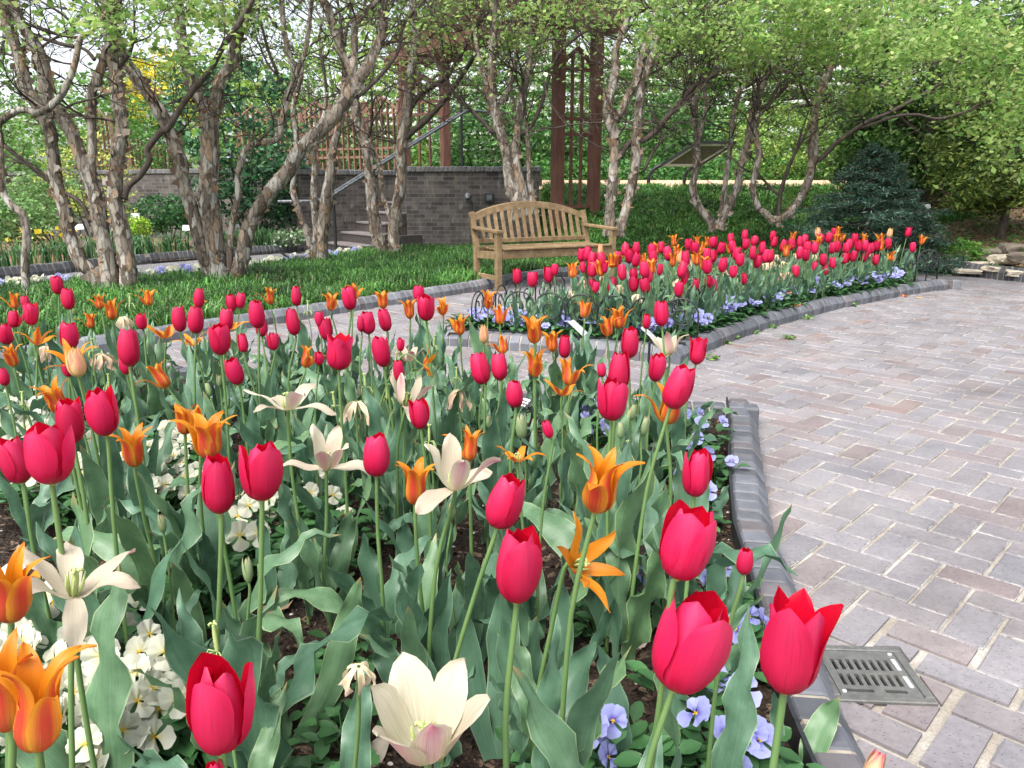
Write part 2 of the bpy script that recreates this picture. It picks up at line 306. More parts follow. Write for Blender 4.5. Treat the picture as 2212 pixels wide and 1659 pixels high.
    red = (.70, .012, .05); M['red'] = petal('red_petal', [(0, (.55, .18, .11)), (.07, (.53, .03, .06)), (.2, (.62, .012, .07)), (.6, (.68, .019, .105)), (1, (.74, .045, .15))], [(0, (.58, .08, .06)), (.15, (.60, .006, .056)), (.8, (.68, .014, .096)), (1, (.74, .035, .135))], .42, .40, (.62, .003, .026, 1))
    M['orange'] = petal('orange_petal', [(0, (.62, .30, .05)), (.15, (.56, .10, .03)), (.5, (.56, .058, .032)), (.8, (.62, .11, .02)), (1, (.58, .07, .02))], [(0, (.66, .34, .05)), (.4, (.72, .30, .03)), (1, (.72, .27, .015))], .38, .42, (.70, .23, .012, 1))
    M['peach'] = petal('peach_petal', [(0, (.85, .70, .25)), (.4, (.85, .42, .30)), (1, (.80, .30, .22))], [(0, (.88, .72, .3)), (1, (.9, .58, .28))], .38, .42, (.9, .62, .25, 1))
    M['cream'] = petal('cream_petal', [(0, (.54, .48, .22)), (.3, (.56, .36, .31)), (.7, (.57, .31, .32)), (1, (.54, .16, .24))], [(0, (.57, .52, .27)), (.5, (.58, .51, .37)), (1, (.57, .44, .36))], .3, .5, (.57, .50, .38, 1))
    M['wilt'] = petal('wilted_petal', [(0, (.70, .58, .35)), (1, (.60, .42, .34))], [(0, (.72, .6, .38)), (1, (.66, .50, .36))], .3, .7)
    M['budg'] = petal('bud_petal', [(0, (.16, .25, .10)), (.7, (.26, .34, .17)), (1, (.42, .36, .22))], [(0, (.2, .3, .12)), (1, (.36, .40, .22))], .2, .5)
    M['budr'] = petal('opening_bud_petal', [(0, (.36, .42, .18)), (.6, (.50, .48, .28)), (1, (.62, .15, .15))], [(0, (.45, .48, .22)), (.5, (.7, .3, .2)), (1, (.72, .05, .08))], .25, .5)
    t = NT('pistil'); M['pistil'] = t.base((.36, .44, .16), .5, .4)
    t = NT('stamen'); M['stamen'] = t.base((.70, .62, .32), .6, .3)
    t = NT('pansy_leaf'); n = t.noise(t.coord('Object'), 30, 3); c = t.mix(1., t.tint(), t.ramp(n, [(.3, .8), (.7, 1.15)]), 'MULTIPLY'); M['pleaf'] = t.leafy(c, .25, .42, .4)
    def pansy(name, c1, c2, cthroat):
        t = NT(name); uv = t.n('UVMap'); sp = t.n('SeparateXYZ'); t.l(uv.outputs[0], sp.inputs[0])
        c = t.ramp(sp.outputs[0], [(0, (.75, .45, .02)), (.10, (.75, .45, .02)), (.14, cthroat), (.42, c2), (1., c1)]); c = t.mix(1., c, t.tint(), 'MULTIPLY')
        return t.leafy(c, .35, .55, .25)
    M['pwhite'] = pansy('white_pansy_petal', (.58, .585, .50), (.57, .57, .44), (.55, .51, .26))
    M['pblue'] = pansy('blue_pansy_petal', (.40, .43, .72), (.31, .32, .66), (.09, .06, .36))
    t = NT('litter'); M['litter'] = t.leafy(t.tint(), .2, .8, .2)
mk_materials()
# ================================================================ ground, paving, kerbs
NEAR_R = [(1.12, 3.42), (1.05, 3.13), (.97, 2.84), (.89, 2.54), (.83, 2.3), (.77, 2.05), (.735, 1.80), (.70, 1.58), (.665, 1.40), (.645, 1.23), (.63, 1.0), (.62, .75)]
NEAR_B = [(-4.4, 4.55), (-2.6, 4.35), (-1.7, 4.15), (-1.0, 3.93), (-.3, 3.70), (.4, 3.53), (1.12, 3.42)]
NEAR = NEAR_B + NEAR_R[1:] + [(-.9, .2), (-4.4, 1.5)]
FAR_F = [(-.47, 5.22), (1.05, 4.64), (1.36, 5.09), (1.66, 5.49), (2.02, 5.91), (2.5, 6.42), (3.02, 6.94), (3.58, 7.42), (4.2, 7.93), (4.82, 8.34)]
FAR_B = [(4.82, 8.34), (4.3, 8.55), (3.2, 8.35), (1.9, 7.75), (.8, 6.95), (-.16, 5.87), (-.47, 5.22)]
FAR = FAR_F + FAR_B[1:-1]
K_LINE = [(-3.6, 3.8), (-1.91, 6.08), (-.40, 8.07), (.32, 9.22), (1.6, 10.3), (3.4, 11.0), (5.0, 10.75), (5.36, 10.18), (5.68, 9.52), (5.91, 8.89), (6.6, 7.2), (7.6, 5)]
PLAZA = K_LINE + [(7.6, -1), (-4.6, -1), (-4.6, 3.8)]
PATH_N = [gnd(*p)[:2] for p in ((-160, 660), (0, 640), (200, 625), (390, 609), (557, 588), (658, 574), (784, 557))]
PATH_F = [(-7.4, 6.6), (-5.85, 8.8), (-5.11, 10.61), (-4.3, 11.8), (-3.46, 12.9)]

def zt(x, y):
    """terrain height"""
    if inpoly(x, y, PLAZA): return -.08
    z = 0.
    d = polydist(x, y, K_LINE)
    if y > 8 or x > 5:
        r = .95*S((d-.15)/3.1) if x < 4.6 else .55*S(d/3.)+.4*S((d-2.5)/5)
        z = max(z, r*S((x-.15)/1.0))
        z = max(z, 1.0*S((y-12.7)/1.3)*S((x+1.0)/1.))
    # upper terrace behind the retaining walls
    if y > 14.4: z = max(z, 1.18*S((y-15.2-max(0, (-x-3)*.42))/.7))
    if y > 30: z += (y-30)*.012
    return z
def build_ground():
    xs = sorted(set([round(v, 2) for v in list(np.arange(-9, 9.01, .25))+list(np.arange(-26, -9, 1.))+list(np.arange(10, 27, 1.))+[-200, -120, -70, -40, 40, 70, 120, 200]]))
    ys = sorted(set([round(v, 2) for v in list(np.arange(-2, 20.01, .25))+list(np.arange(21, 45, 1.))+[50, 60, 80, 120, 200, 400]]))
    mb = MB(); nx = len(xs)
    vs = []
    for y in ys:
        for x in xs:
            b = zt(x, y); n = 0 if inpoly(x, y, PLAZA) else .02*mnoise.noise(Vector((x*1.7, y*1.7, 0)))
            vs.append((x, y, b+n))
    fs = [(j*nx+i, j*nx+i+1, (j+1)*nx+i+1, (j+1)*nx+i) for j in range(len(ys)-1) for i in range(nx-1)]
    mb.add(vs, fs)
    return tag(mb.build('ground', M['earth'], smooth_=True), kind='structure')
build_ground()
def sheet(name, poly, z, mat, fn=None, step=None):
    """filled polygon sheet (triangulated through bmesh), z constant or z=fn(x,y)"""
    bm = bmesh.new(); vs = [bm.verts.new((x, y, z if fn is None else fn(x, y))) for x, y in poly]; bm.faces.new(vs)
    if step:
        bmesh.ops.triangulate(bm, faces=bm.faces[:])
        for _ in range(step): bmesh.ops.subdivide_edges(bm, edges=bm.edges[:], cuts=1, use_grid_fill=True)
        for v in bm.verts: v.co.z = z if fn is None else fn(v.co.x, v.co.y)
    me = bpy.data.meshes.new(name); bm.to_mesh(me); bm.free(); me.materials.append(mat)
    if step: me.polygons.foreach_set('use_smooth', np.ones(len(me.polygons), bool))
    if sum(p.normal.z for p in me.polygons) < 0: me.flip_normals()
    return put(me, name)
def visible(x, y, m=1.9): return y > .2 and abs(x) < .70*y+m

# --- herringbone paving: mortar bed + one brick solid per paver
def paving():
    tag(sheet('paving_joint_sand', PLAZA, -.007, M['sand']), kind='structure')
    mb = MB(); u = .1016; c, s = math.cos(R(-44.5)), math.sin(R(-44.5)); ox, oy = .7525, 1.957
    pal = [(.205, .198, .212), (.196, .185, .197), (.210, .195, .203), (.203, .178, .182), (.188, .158, .160), (.175, .172, .187), (.216, .205, .209), (.20, .155, .148)]
    gx, gy = .80, 1.51
    for a in range(-70, 75):
        for b in range(-60, 110):
            k = (a+b) % 4
            if k == 2: cen = (a+1, b+.5); ln, wd, hor = 2*u-.0092, u-.004, True
            elif k == 0: cen = (a+.5, b+1); ln, wd, hor = 2*u-.0055, u-.0085, False
            else: continue
            x = ox+u*(c*cen[0]-s*cen[1]); y = oy+u*(s*cen[0]+c*cen[1])
            if not visible(x, y) or not inpoly(x, y, PLAZA): continue
            if (inpoly(x, y, NEAR) and polydist(x, y, NEAR, True) > .10) or (inpoly(x, y, FAR) and polydist(x, y, FAR, True) > .10): continue
            w2, h2 = (ln, wd) if hor else (wd, ln)
            w2 += random.uniform(-.005, .003); h2 += random.uniform(-.003, .0015); an = R(-44.5)+R(random.gauss(0, .6)); z = random.gauss(0, .0012)
            mg = random.random(); col = pal[min(7, int(abs(random.gauss(0, 2.6))))]; f = random.uniform(.90, 1.08); col = (col[0]*f*.98, col[1]*f*.97, col[2]*f*.965)
            ca, sa = math.cos(an), math.sin(an); bv = .005; tl = random.gauss(0, .006), random.gauss(0, .006)
            top = [(-w2/2+bv, -h2/2+bv), (w2/2-bv, -h2/2+bv), (w2/2-bv, h2/2-bv), (-w2/2+bv, h2/2-bv)]
            mid = [(-w2/2, -h2/2), (w2/2, -h2/2), (w2/2, h2/2), (-w2/2, h2/2)]
            P = [(p[0]+random.gauss(0, .0012), p[1]+random.gauss(0, .0012), z+tl[0]*p[0]+tl[1]*p[1]) for p in top]+[(*p, z-.004) for p in mid]+[(*p, -.03) for p in mid]
            vs = [(x+ca*p[0]-sa*p[1], y+sa*p[0]+ca*p[1], p[2]) for p in P]
            uvs = [((p[0]/w2+.5, p[1]/h2+.5) if hor else (p[1]/h2+.5, p[0]/w2+.5)) for p in P]
            if abs(x-gx) < .24 and abs(y-gy) < .24:      # bricks cut to fit round the drain frame
                G = [(gx+math.cos(R(-3.5))*q[0]-math.sin(R(-3.5))*q[1], gy+math.sin(R(-3.5))*q[0]+math.cos(R(-3.5))*q[1]) for q in ((-.111, -.108), (.111, -.108), (.111, .108), (-.111, .108))]
                rest = [v[:2] for v in vs[:4]]
                def side(p, k): a_, b_ = G[k], G[(k+1) % 4]; return (b_[0]-a_[0])*(p[1]-a_[1])-(b_[1]-a_[1])*(p[0]-a_[0])
                def clip(Pp, k, sg):
                    out = []
                    for i_ in range(len(Pp)):
                        p, q = Pp[i_], Pp[(i_+1) % len(Pp)]; sp_, sq = sg*side(p, k), sg*side(q, k)
                        if sp_ >= 0: out.append(p)
                        if sp_*sq < 0: f_ = sp_/(sp_-sq); out.append((p[0]+(q[0]-p[0])*f_, p[1]+(q[1]-p[1])*f_))
                    return out
                for k_ in range(4):
                    o_ = clip(rest, k_, -1); rest = clip(rest, k_, 1)
                    if len(o_) > 2:
                        n_ = len(o_); mb.add([(*p, z) for p in o_]+[(*p, -.03) for p in o_], [tuple(range(n_))]+[(i_, i_+n_, (i_+1) % n_+n_, (i_+1) % n_) for i_ in range(n_)], col, [(.5, .5)]*(2*n_))
                    if len(rest) < 3: break
                continue
            fs = [(0, 1, 2, 3)]+[(i+4, (i+1) % 4+4, (i+1) % 4, i) for i in range(4)]+[(i+8, (i+1) % 4+8, (i+1) % 4+4, i+4) for i in range(4)]
            mb.add(vs, fs, col, uvs)
    tag(mb.build('brick_paving', M['paver']), kind='structure')
paving()
# --- kerbs of bricks laid on edge with a bevelled outer corner
def resample(P, step):
    P = [Vector((p[0], p[1], 0)) for p in P]; out = []; carry = 0.
    for a, b in zip(P, P[1:]):
        L = (b-a).length; t = carry
        while t < L: out.append((a+(b-a)*(t/L), (b-a).normalized())); t += step
        carry = t-L
    return out
def kerb(P, side, name='kerb', h=.10, wd=.118, brick=.066, gap=.008, fn=None, base=(.098, .103, .118)):
    """bricks along P; side=+1 body lies to the left of travel"""
    mb = MB(); mm = MB(); prof = [(0, -.03), (0, .052/.1*h), (.034, h-.004), (.044, h), (wd-.012, h), (wd, h-.010), (wd, -.03)]
    for p, t in resample(P, brick+gap):
        nrm = Vector((-t.y, t.x, 0))*side; zb = fn(p.x, p.y) if fn else 0
        jit = random.gauss(0, .0022); z0 = zb+random.gauss(0, .002); f = random.uniform(.72, 1.3); col = (base[0]*f, base[1]*f, base[2]*f)
        if random.random() < .15: col = (col[0]*1.15, col[1]*1.02, col[2]*.95)
        vs = []
        for e, o in ((-brick/2, .004), (-brick/2+.004, 0), (brick/2-.004, 0), (brick/2, .004)):
            for i, (a, z) in enumerate(prof):
                a2, z2 = a, z
                if o: a2 = a+(o if i < 3 else (-o if i > 4 else 0)); z2 = z-(o if 1 < i < 6 else 0)
                vs.append(p+t*e+nrm*(a2+jit)+Vector((0, 0, z2+z0)))
        n = len(prof); fs = []
        for s_ in range(3):
            for i in range(n-1):
                q = (s_*n+i, s_*n+i+1, (s_+1)*n+i+1, (s_+1)*n+i); fs.append(q if side < 0 else q[::-1])
        fs.append(tuple(range(n)) if side > 0 else tuple(range(n))[::-1]); fs.append(tuple(range(3*n, 4*n))[::-1] if side > 0 else tuple(range(3*n, 4*n)))
        mb.add(vs, fs, col)
    pr2 = [(.004, -.04), (.006, .046/.1*h), (.036, h-.009), (.045, h-.0048), (wd-.014, h-.0048), (wd-.005, h-.02), (wd-.005, -.04)]
    pts = resample(P, .05); vs = []
    for p, t in pts:
        nrm = Vector((-t.y, t.x, 0))*side; zb = fn(p.x, p.y) if fn else 0
        vs += [p+nrm*a+Vector((0, 0, z+zb)) for a, z in pr2]
    n = len(pr2); fs = [((i*n+j), (i*n+j+1), (i+1)*n+j+1, (i+1)*n+j) for i in range(len(pts)-1) for j in range(n-1)]
    mb.add(vs, fs, (1, 1, 1), None, 1)
    return tag(mb.build(name, [M['kerb'], M['mortar']]), kind='structure')
kerb(NEAR_R, -1); kerb(NEAR_B, -1)
kerb(smooth(FAR_F[1:], 5), 1); kerb(FAR_F[:2], 1); kerb(smooth(FAR_B, 5), 1)
kerb(smooth([(-3.9, 3.4)]+K_LINE[:7], 5), 1, base=(.13, .135, .15)); kerb(smooth(K_LINE[6:], 5), 1, h=.15, base=(.06, .065, .075))
# dark edging strips inside the near bed kerb, soil
def inset(P, d, side):
    out = []
    for i, p in enumerate(P):
        a, b = P[max(i-1, 0)], P[min(i+1, len(P)-1)]; t = Vector((b[0]-a[0], b[1]-a[1])).normalized(); out.append((p[0]-t.y*d*side, p[1]+t.x*d*side))
    return out
for nm, P, side in (('metal_edging', NEAR_R, -1), ('metal_edging', FAR_F[:2], 1)):
    mb = MB(); q = inset(P, .124, side)
    for a, b in zip(q, q[1:]): mb.bar((*a, .055), (*b, .055), .008, .115)
    tag(mb.build(nm, M['iron']), kind='structure')
def soil_z(x, y): return .055+.022*mnoise.noise(Vector((x*5, y*5, 3)))+.012*mnoise.noise(Vector((x*17, y*17, 1)))
tag(sheet('bed_soil', NEAR_B[:-1]+inset(NEAR_R, .03, -1)+[(-.9, .2), (-4.4, 1.5)], 0, M['soil'], soil_z, 5), kind='structure')
tag(sheet('bed_soil', inset(FAR_F, .03, 1)+inset(FAR_B, .03, 1)[1:-1], 0, M['soil'], soil_z, 5), kind='structure')
# gravel path, its kerb, mulch bed on its far side, tan path, lawn
tag(sheet('gravel_path', PATH_N+[(-2.0, 12.7), (-1.7, 13.1), (-3.3, 13.3)]+PATH_F[::-1]+[(-8, 6)], .035, M['gravel']), kind='structure')
kerb(smooth(PATH_F, 6), 1, h=.17, wd=.13, base=(.06, .064, .072))
tag(sheet('garden_bed_mulch', PATH_F[::-1]+[(-14, 7), (-14, 17.5), (-6, 15.7), (-3.7, 14.0)], .10, M['mulch'], lambda x, y: .07+.03*mnoise.noise(Vector((x*3, y*3, 0))), 4), kind='structure')
tag(sheet('slope_mulch', [(4.9, 11.0), (5.5, 10.25), (5.85, 9.5), (6.1, 8.8), (9.5, 7), (12, 9), (11, 14), (6, 14)], 0, M['mulch'], lambda x, y: zt(x, y)+.035+.03*mnoise.noise(Vector((x*3, y*3, 0))), 5), kind='structure')
tag(sheet('tan_path', [(.3, 14.6), (14, 14.2), (30, 15), (30, 16.2), (14, 16.2), (.3, 16.6)], 0, M['tan'], lambda x, y: max(zt(x, y), .93)+.03, 4), kind='structure')
tag(sheet('lawn', [(-30, 24), (40, 22), (60, 70), (-50, 70)], 0, M['lawn'], lambda x, y: 1.30+max(0, y-30)*.02, 4), kind='structure')

# ================================================================ drain grate
def drain_grate():
    gx, gy, a = .795, 1.505, R(-3.5)
    root = thing('drain_grate', 'square grey metal drain grate with two rows of slots set in the brick paving', 'drain grate', (gx, gy, 0), a)
    W, H = .212, .205; fr = MB(); z = .006
    for (cx, cy, sx, sy) in ((0, -H/2+.009, W, .018), (0, H/2-.009, W, .018), (-W/2+.009, 0, .018, H-.036), (W/2-.009, 0, .018, H-.036)): fr.box((cx, cy, z-.004), (sx, sy, .010), bev=.002)
    fr.build('frame', M['cast'], root)
    g = MB(); iw, ih = W-.040, H-.040; zt_ = .0045
    # lid with real slots: strips between slots
    xs = [-iw/2+.022+i*(iw-.052)/7.0 for i in range(8)]; sw = .0085
    rows = [(-.046, -.006), (.010, .050)]
    ylist = [-ih/2, -.070, -.060, rows[0][0], rows[0][1], rows[1][0], rows[1][1], ih/2]
    def cell(x0, x1, y0, y1): 
        if x1-x0 > 1e-4 and y1-y0 > 1e-4: g.box(((x0+x1)/2, (y0+y1)/2, zt_-.004), (x1-x0, y1-y0, .008))
    cell(-iw/2, iw/2, -ih/2, -.070); cell(-iw/2, -.070, -.070, -.060); cell(-.012, .012, -.070, -.060); cell(.058, iw/2, -.070, -.060)
    cell(-iw/2, iw/2, -.060, rows[0][0]); cell(-iw/2, iw/2, rows[0][1], rows[1][0]); cell(-iw/2, iw/2, rows[1][1], ih/2)
    for r0, r1 in rows:
        e = [-iw/2]+[v for x in xs for v in (x-sw/2, x+sw/2)]+[iw/2]
        for k in range(0, len(e), 2): cell(e[k], e[k+1], r0, r1)
    g.build('slotted_lid', M['cast'], root)
    s = MB(); s.box((0, 0, -.0052), (W-.03, H-.03, .003)); s.build('sump_shade_plate', M['hole_shade'], root)  # thin black plate close under the lid, painted as the pit's shade
    s = MB()
    for x, y in ((iw/2-.010, ih/2-.010), (-iw/2+.010, -ih/2+.012)):
        s = MB(); s.tube([(x, y, .003), (x, y, .007)], .005, 10); s.build('bolt', M['plate'], root)
    for y0, y1 in ((.012, .052), (-.05, -.012)): s = MB(); s.box((iw/2-.012, (y0+y1)/2, .0052), (.009, y1-y0, .003)); s.build('raised_bar', M['plate'], root)
drain_grate()

# ================================================================ retaining walls and stairs
def wall_block(name, label, p0, p1, th, z0, z1, cap=True, back=1):
    """brick wall from p0 to p1 (visible face), body thickness th to the left of travel"""
    p0, p1 = Vector((*p0, 0)), Vector((*p1, 0)); t = (p1-p0).normalized(); n = Vector((-t.y, t.x, 0))*back; L = (p1-p0).length
    root = thing(name, label, 'wall', p0+Vector((0, 0, z0)))
    mb = MB(); q = [Vector((0, 0, 0)), t*L, t*L+n*th, n*th]; zc = z1-z0-(.09 if cap else 0)
    def quad(a, b, u0):
        l = (b-a).length; mb.add([a, b, b+Vector((0, 0, zc)), a+Vector((0, 0, zc))], [(0, 1, 2, 3)], None, [(u0, 0), (u0+l, 0), (u0+l, zc), (u0, zc)])
    quad(q[0], q[1], 0); quad(q[1], q[2], L); quad(q[2], q[3], 0); quad(q[3], q[0], .1)
    mb.add([v+Vector((0, 0, zc)) for v in q], [(0, 1, 2, 3)])
    mb.build('brickwork', M['wall'], root)
    if cap:
        m2 = MB(); k = int(L/.075); M3 = Matrix((t, n, Vector((0, 0, 1)))).transposed()
        for i in range(k+1):
            f = random.uniform(.75, 1.3); c = t*(i*L/k)+n*(th/2)+Vector((0, 0, zc+.047+random.gauss(0, .002)))
            m2.box(c, (.068, th+.07, .085), M3, (.115*f, .118*f, .128*f), bev=.012)
        m2.bar(t*-.03+n*(th/2)+Vector((0, 0, zc+.042)), t*(L+.03)+n*(th/2)+Vector((0, 0, zc+.042)), th+.055, .070, m2 and (0, 0, 1), (1.6, 1.5, 1.4) and (.15, .13, .11))
        m2.build('brick_cap', M['kerb'], root)
    return root
wr = wall_block('retaining_wall', 'dark brick retaining wall with pale stains right of the stairs behind the bench', (-1.75, 13.1), (.44, 13.0), .36, -.1, 1.40)
wall_block('retaining_wall', 'dark brick side wall rising left of the stairs behind birch trunks', (-3.5, 13.15), (-1.0, 15.03), .32, -.1, 1.36)
wall_block('retaining_wall', 'low brick wall return running back from the right side of the stairs', (-.55, 14.15), (-1.75, 13.12), .30, -.1, 1.395, True, -1)
wall_block('retaining_wall', 'long stained brick wall behind the shrubs in the left garden', (-13, 19.0), (-3.75, 14.2), .35, -.1, 1.42)
# wall lamp and pipe on the right wall
lt = thing('wall_lamp', 'small hooded grey lamp on the brick wall left of the bench back', 'wall lamp', atY(1011, 430, 12.99))
mb = MB(); mb.tube([(0, -.01, .03), (0, -.09, .05), (0, -.13, 0)], [.05, .055, .035], 12); mb.box((0, 0, .0), (.12, .03, .11), bev=.01); mb.build('hood', M['rail'], lt)
mb = MB(); mb.tube([(.06, -.02, -.05), (.07, -.03, -.2), (.10, -.03, -.5)], .008, 6); mb.build('cable', M['iron'], lt)
vt = thing('wall_vent', 'small square dark vent plate on the brick wall beside the lamp', 'vent', atY(1057, 427, 12.99))
mb = MB(); mb.box((0, 0, 0), (.15, .03, .15), bev=.008); mb.build('plate', M['iron'], vt); mb = MB(); mb.box((0, -.02, 0), (.09, .02, .09), bev=.005); mb.build('grille', M['rail'], vt)
def stairs():
    P0 = Vector((-3.5, 13.15, 0)); t = Vector((.8, .6, 0)); n = Vector((.6, -.8, 0)); root = thing('staircase', 'dark brick steps with stone treads climbing between the two brick walls', 'stairs', P0)
    M3 = Matrix((t, n, Vector((0, 0, 1)))).transposed()
    for i in range(8):
        s0 = .38+.3*i; wd = 1.25 if s0 < .8 else 1.06; z = .165*(i+1)
        r = MB(); r.box(t*(s0+.9)+n*(wd/2)+Vector((0, 0, z-.13)), (1.8, wd, .19), M3); r.build('riser', M['riser'], root)
        r = MB(); r.box(t*(s0+.155)+n*(wd/2)+Vector((0, 0, z-.016)), (.345, wd+.004, .034), M3, bev=.006); r.build('tread', M['step'], root)
    r = thing('stair_railing', 'black pipe handrail with twin rails going up the brick steps', 'railing', P0)
    for off in (.92, 1.06):
        P = []
        for s_, z in ((-.75, .86), (-.15, .86), (0, .90), (2.55, 2.30), (2.62, 2.34), (2.62, 2.34)): P.append(t*s_+n*off+Vector((0, 0, z)))
        m = MB(); m.tube(P[:5]+[t*2.9+n*off+Vector((0, 0, 2.34)), t*3.5+n*off+Vector((0, 0, 2.34))], .022, 8); m.build('handrail', M['rail'], r, True)
    for s_, z0, z1 in ((.12, 0, 1.08), (.75, .3, 1.30), (2.55, 1.3, 2.65)):
        m = MB(); m.tube([t*s_+n*.99+Vector((0, 0, z0)), t*s_+n*.99+Vector((0, 0, z1))], .024, 8); m.bar(t*s_+n*.90+Vector((0, 0, z1-.18)), t*s_+n*1.08+Vector((0, 0, z1-.18)), .02, .02); m.build('post', M['iron'], r)
stairs()

# ================================================================ bench
def bench():
    X = Vector((.87, .49, 0)).normalized(); root = thing('park_bench', 'weathered wooden garden bench with arched slatted back and armrests on the brick paving', 'bench', (-.17, 8.10, 0), math.atan2(X.y, X.x))
    L, D = 1.53, .50; mt = M['teak']
    def legp(x, back):
        m = MB()
        if back: m.bar((x, D, 0), (x, D, .44), .062, .052, (0, 1, 0), bev=.004); m.bar((x, D, .43), (x, D+.11, .80), .06, .05, (0, 1, 0), bev=.004)
        else: m.bar((x, 0, 0), (x, 0, .60), .062, .062, (0, 1, 0), bev=.004)
        m.build('leg', mt, root)
    for x in (.03, L-.03): legp(x, False); legp(x, True)
    for x in (.03, L-.03):
        m = MB(); m.bar((x, -.05, .612), (x, D+.04, .635), .085, .032, bev=.006); m.build('armrest', mt, root)
        m = MB(); m.bar((x, .03, .37), (x, D-.03, .35), .03, .08, bev=.003); m.bar((x, .03, .13), (x, D-.03, .13), .03, .05, bev=.003); m.build('side_rail', mt, root)
    m = MB()
    for i in range(6): m.bar((.07, -.015+i*.088, .435-.012*math.sin(i/5*math.pi)), (L-.07, -.015+i*.088, .435-.012*math.sin(i/5*math.pi)), .078, .022, bev=.005)
    for x in (.40, .78, 1.16): m.bar((x, 0, .40), (x, D, .39), .03, .05)
    m.build('seat', mt, root)
    m = MB(); m.bar((.06, -.01, .375), (L-.06, -.01, .375), .03, .085, bev=.004); m.build('apron', mt, root)
    m = MB(); m.bar((.06, D, .39), (L-.06, D, .39), .03, .07, bev=.004); m.bar((.06, D+.012, .49), (L-.06, D+.012, .49), .03, .05, bev=.004); m.build('back_rail', mt, root)
    arch = lambda x: .71+.165*(1-((x-L/2)/(L/2))**2)**.8 if 0 < x < L else .71
    m = MB(); N = 20; pr = []
    vs = []
    for i in range(N+1):
        x = .0+L*i/N; xx = min(max(x, .004), L-.004); z = arch(xx); yb = D+.013+(z-.49)*.30
        vs += [(x, yb-.022, z-.038), (x, yb+.018, z-.030), (x, yb+.030, z+.038), (x, yb-.010, z+.030)]
    fs = [(i*4+k, (i+1)*4+k, (i+1)*4+(k+1) % 4, i*4+(k+1) % 4) for i in range(N) for k in range(4)]+[(0, 1, 2, 3), (N*4+3, N*4+2, N*4+1, N*4)]
    m.add(vs, fs); bm = m.build('top_rail', mt, root)
    m = MB()
    for i in range(15):
        x = .13+(L-.26)*i/14; z = arch(x)-.03; m.bar((x, D+.012, .50), (x, D+.013+(z-.49)*.30, z), .044, .016, (0, 1, 0), bev=.003)
    m.build('back_slats', mt, root)
bench()

# ================================================================ arbor, trellis fence, interpretive panel
def arbor():
    root = thing('garden_arbor', 'tall red brown timber arbor with lattice side panels over the garden entrance', 'arbor', (0, 0, 0))
    RP = [atY(1203, 452, 12.0), atY(1281, 450, 12.35)]; LP_ = [atY(877, 362, 15.5), atY(963, 360, 15.2)]
    top = 3.42
    def post(p, z0, nm='post'):
        m = MB(); m.box((p.x, p.y, (z0+top)/2), (.155, .155, top-z0), rotz(R(28)), bev=.006); m.build(nm, M['redwood'], root)
    for p in RP: post(p, .45)
    for p in LP_: post(p, 1.1)
    def lattice(a, b, z0, peak):
        m = MB(); d = (b-a); d.z = 0
        at2 = lambda t: Vector((a.x+d.x*t, a.y+d.y*t, 0))
        for z in (z0, z0+1.06, z0+1.28, z0+2.0-.02): m.bar(at2(.1)+Vector((0, 0, z)), at2(.9)+Vector((0, 0, z)), .04, .05)
        for t in (.36, .62): m.bar(at2(t)+Vector((0, 0, z0)), at2(t)+Vector((0, 0, peak-.08)), .045, .035, (d.normalized()))
        m.bar(at2(.1)+Vector((0, 0, peak-.22)), at2(.5)+Vector((0, 0, peak)), .05, .05); m.bar(at2(.5)+Vector((0, 0, peak)), at2(.9)+Vector((0, 0, peak-.22)), .05, .05)
        m.build('lattice_panel', M['redwood'], root)
    lattice(RP[0], RP[1], .78, 3.05); lattice(LP_[0], LP_[1], 1.35, 3.1)
    for a, b in zip(LP_, RP):
        a = Vector((a.x, a.y, top+.09)); b = Vector((b.x, b.y, top+.09)); dd = (b-a).normalized()
        m = MB(); mid = (a+b)/2+Vector((0, 0, .55)); m.bar(a-dd*.6-Vector((0, 0, .12)), mid, .07, .22); m.bar(mid, b+dd*.6-Vector((0, 0, .12)), .07, .22); m.bar(a-dd*.3, b+dd*.3, .06, .17); m.build('beam', M['redwood'], root)
    for P2 in (LP_, RP):
        m = MB(); dd = (P2[1]-P2[0]); dd.z = 0; dd.normalize(); a = Vector((P2[0].x, P2[0].y, top-.04)); b = Vector((P2[1].x, P2[1].y, top-.04)); m.bar(a-dd*.35, b+dd*.35, .17, .14); m.build('cross_beam', M['redwood'], root)
    m = MB()
    for k in range(1, 12):
        t = k/12; zz = top+.22+.55*(1-abs(2*t-1)); a = LP_[0].lerp(RP[0], t); b = LP_[1].lerp(RP[1], t); a.z = b.z = zz; dd = (b-a).normalized(); m.bar(a-dd*.4, b+dd*.4, .05, .10)
    m.build('rafters', M['redwood'], root)
arbor()
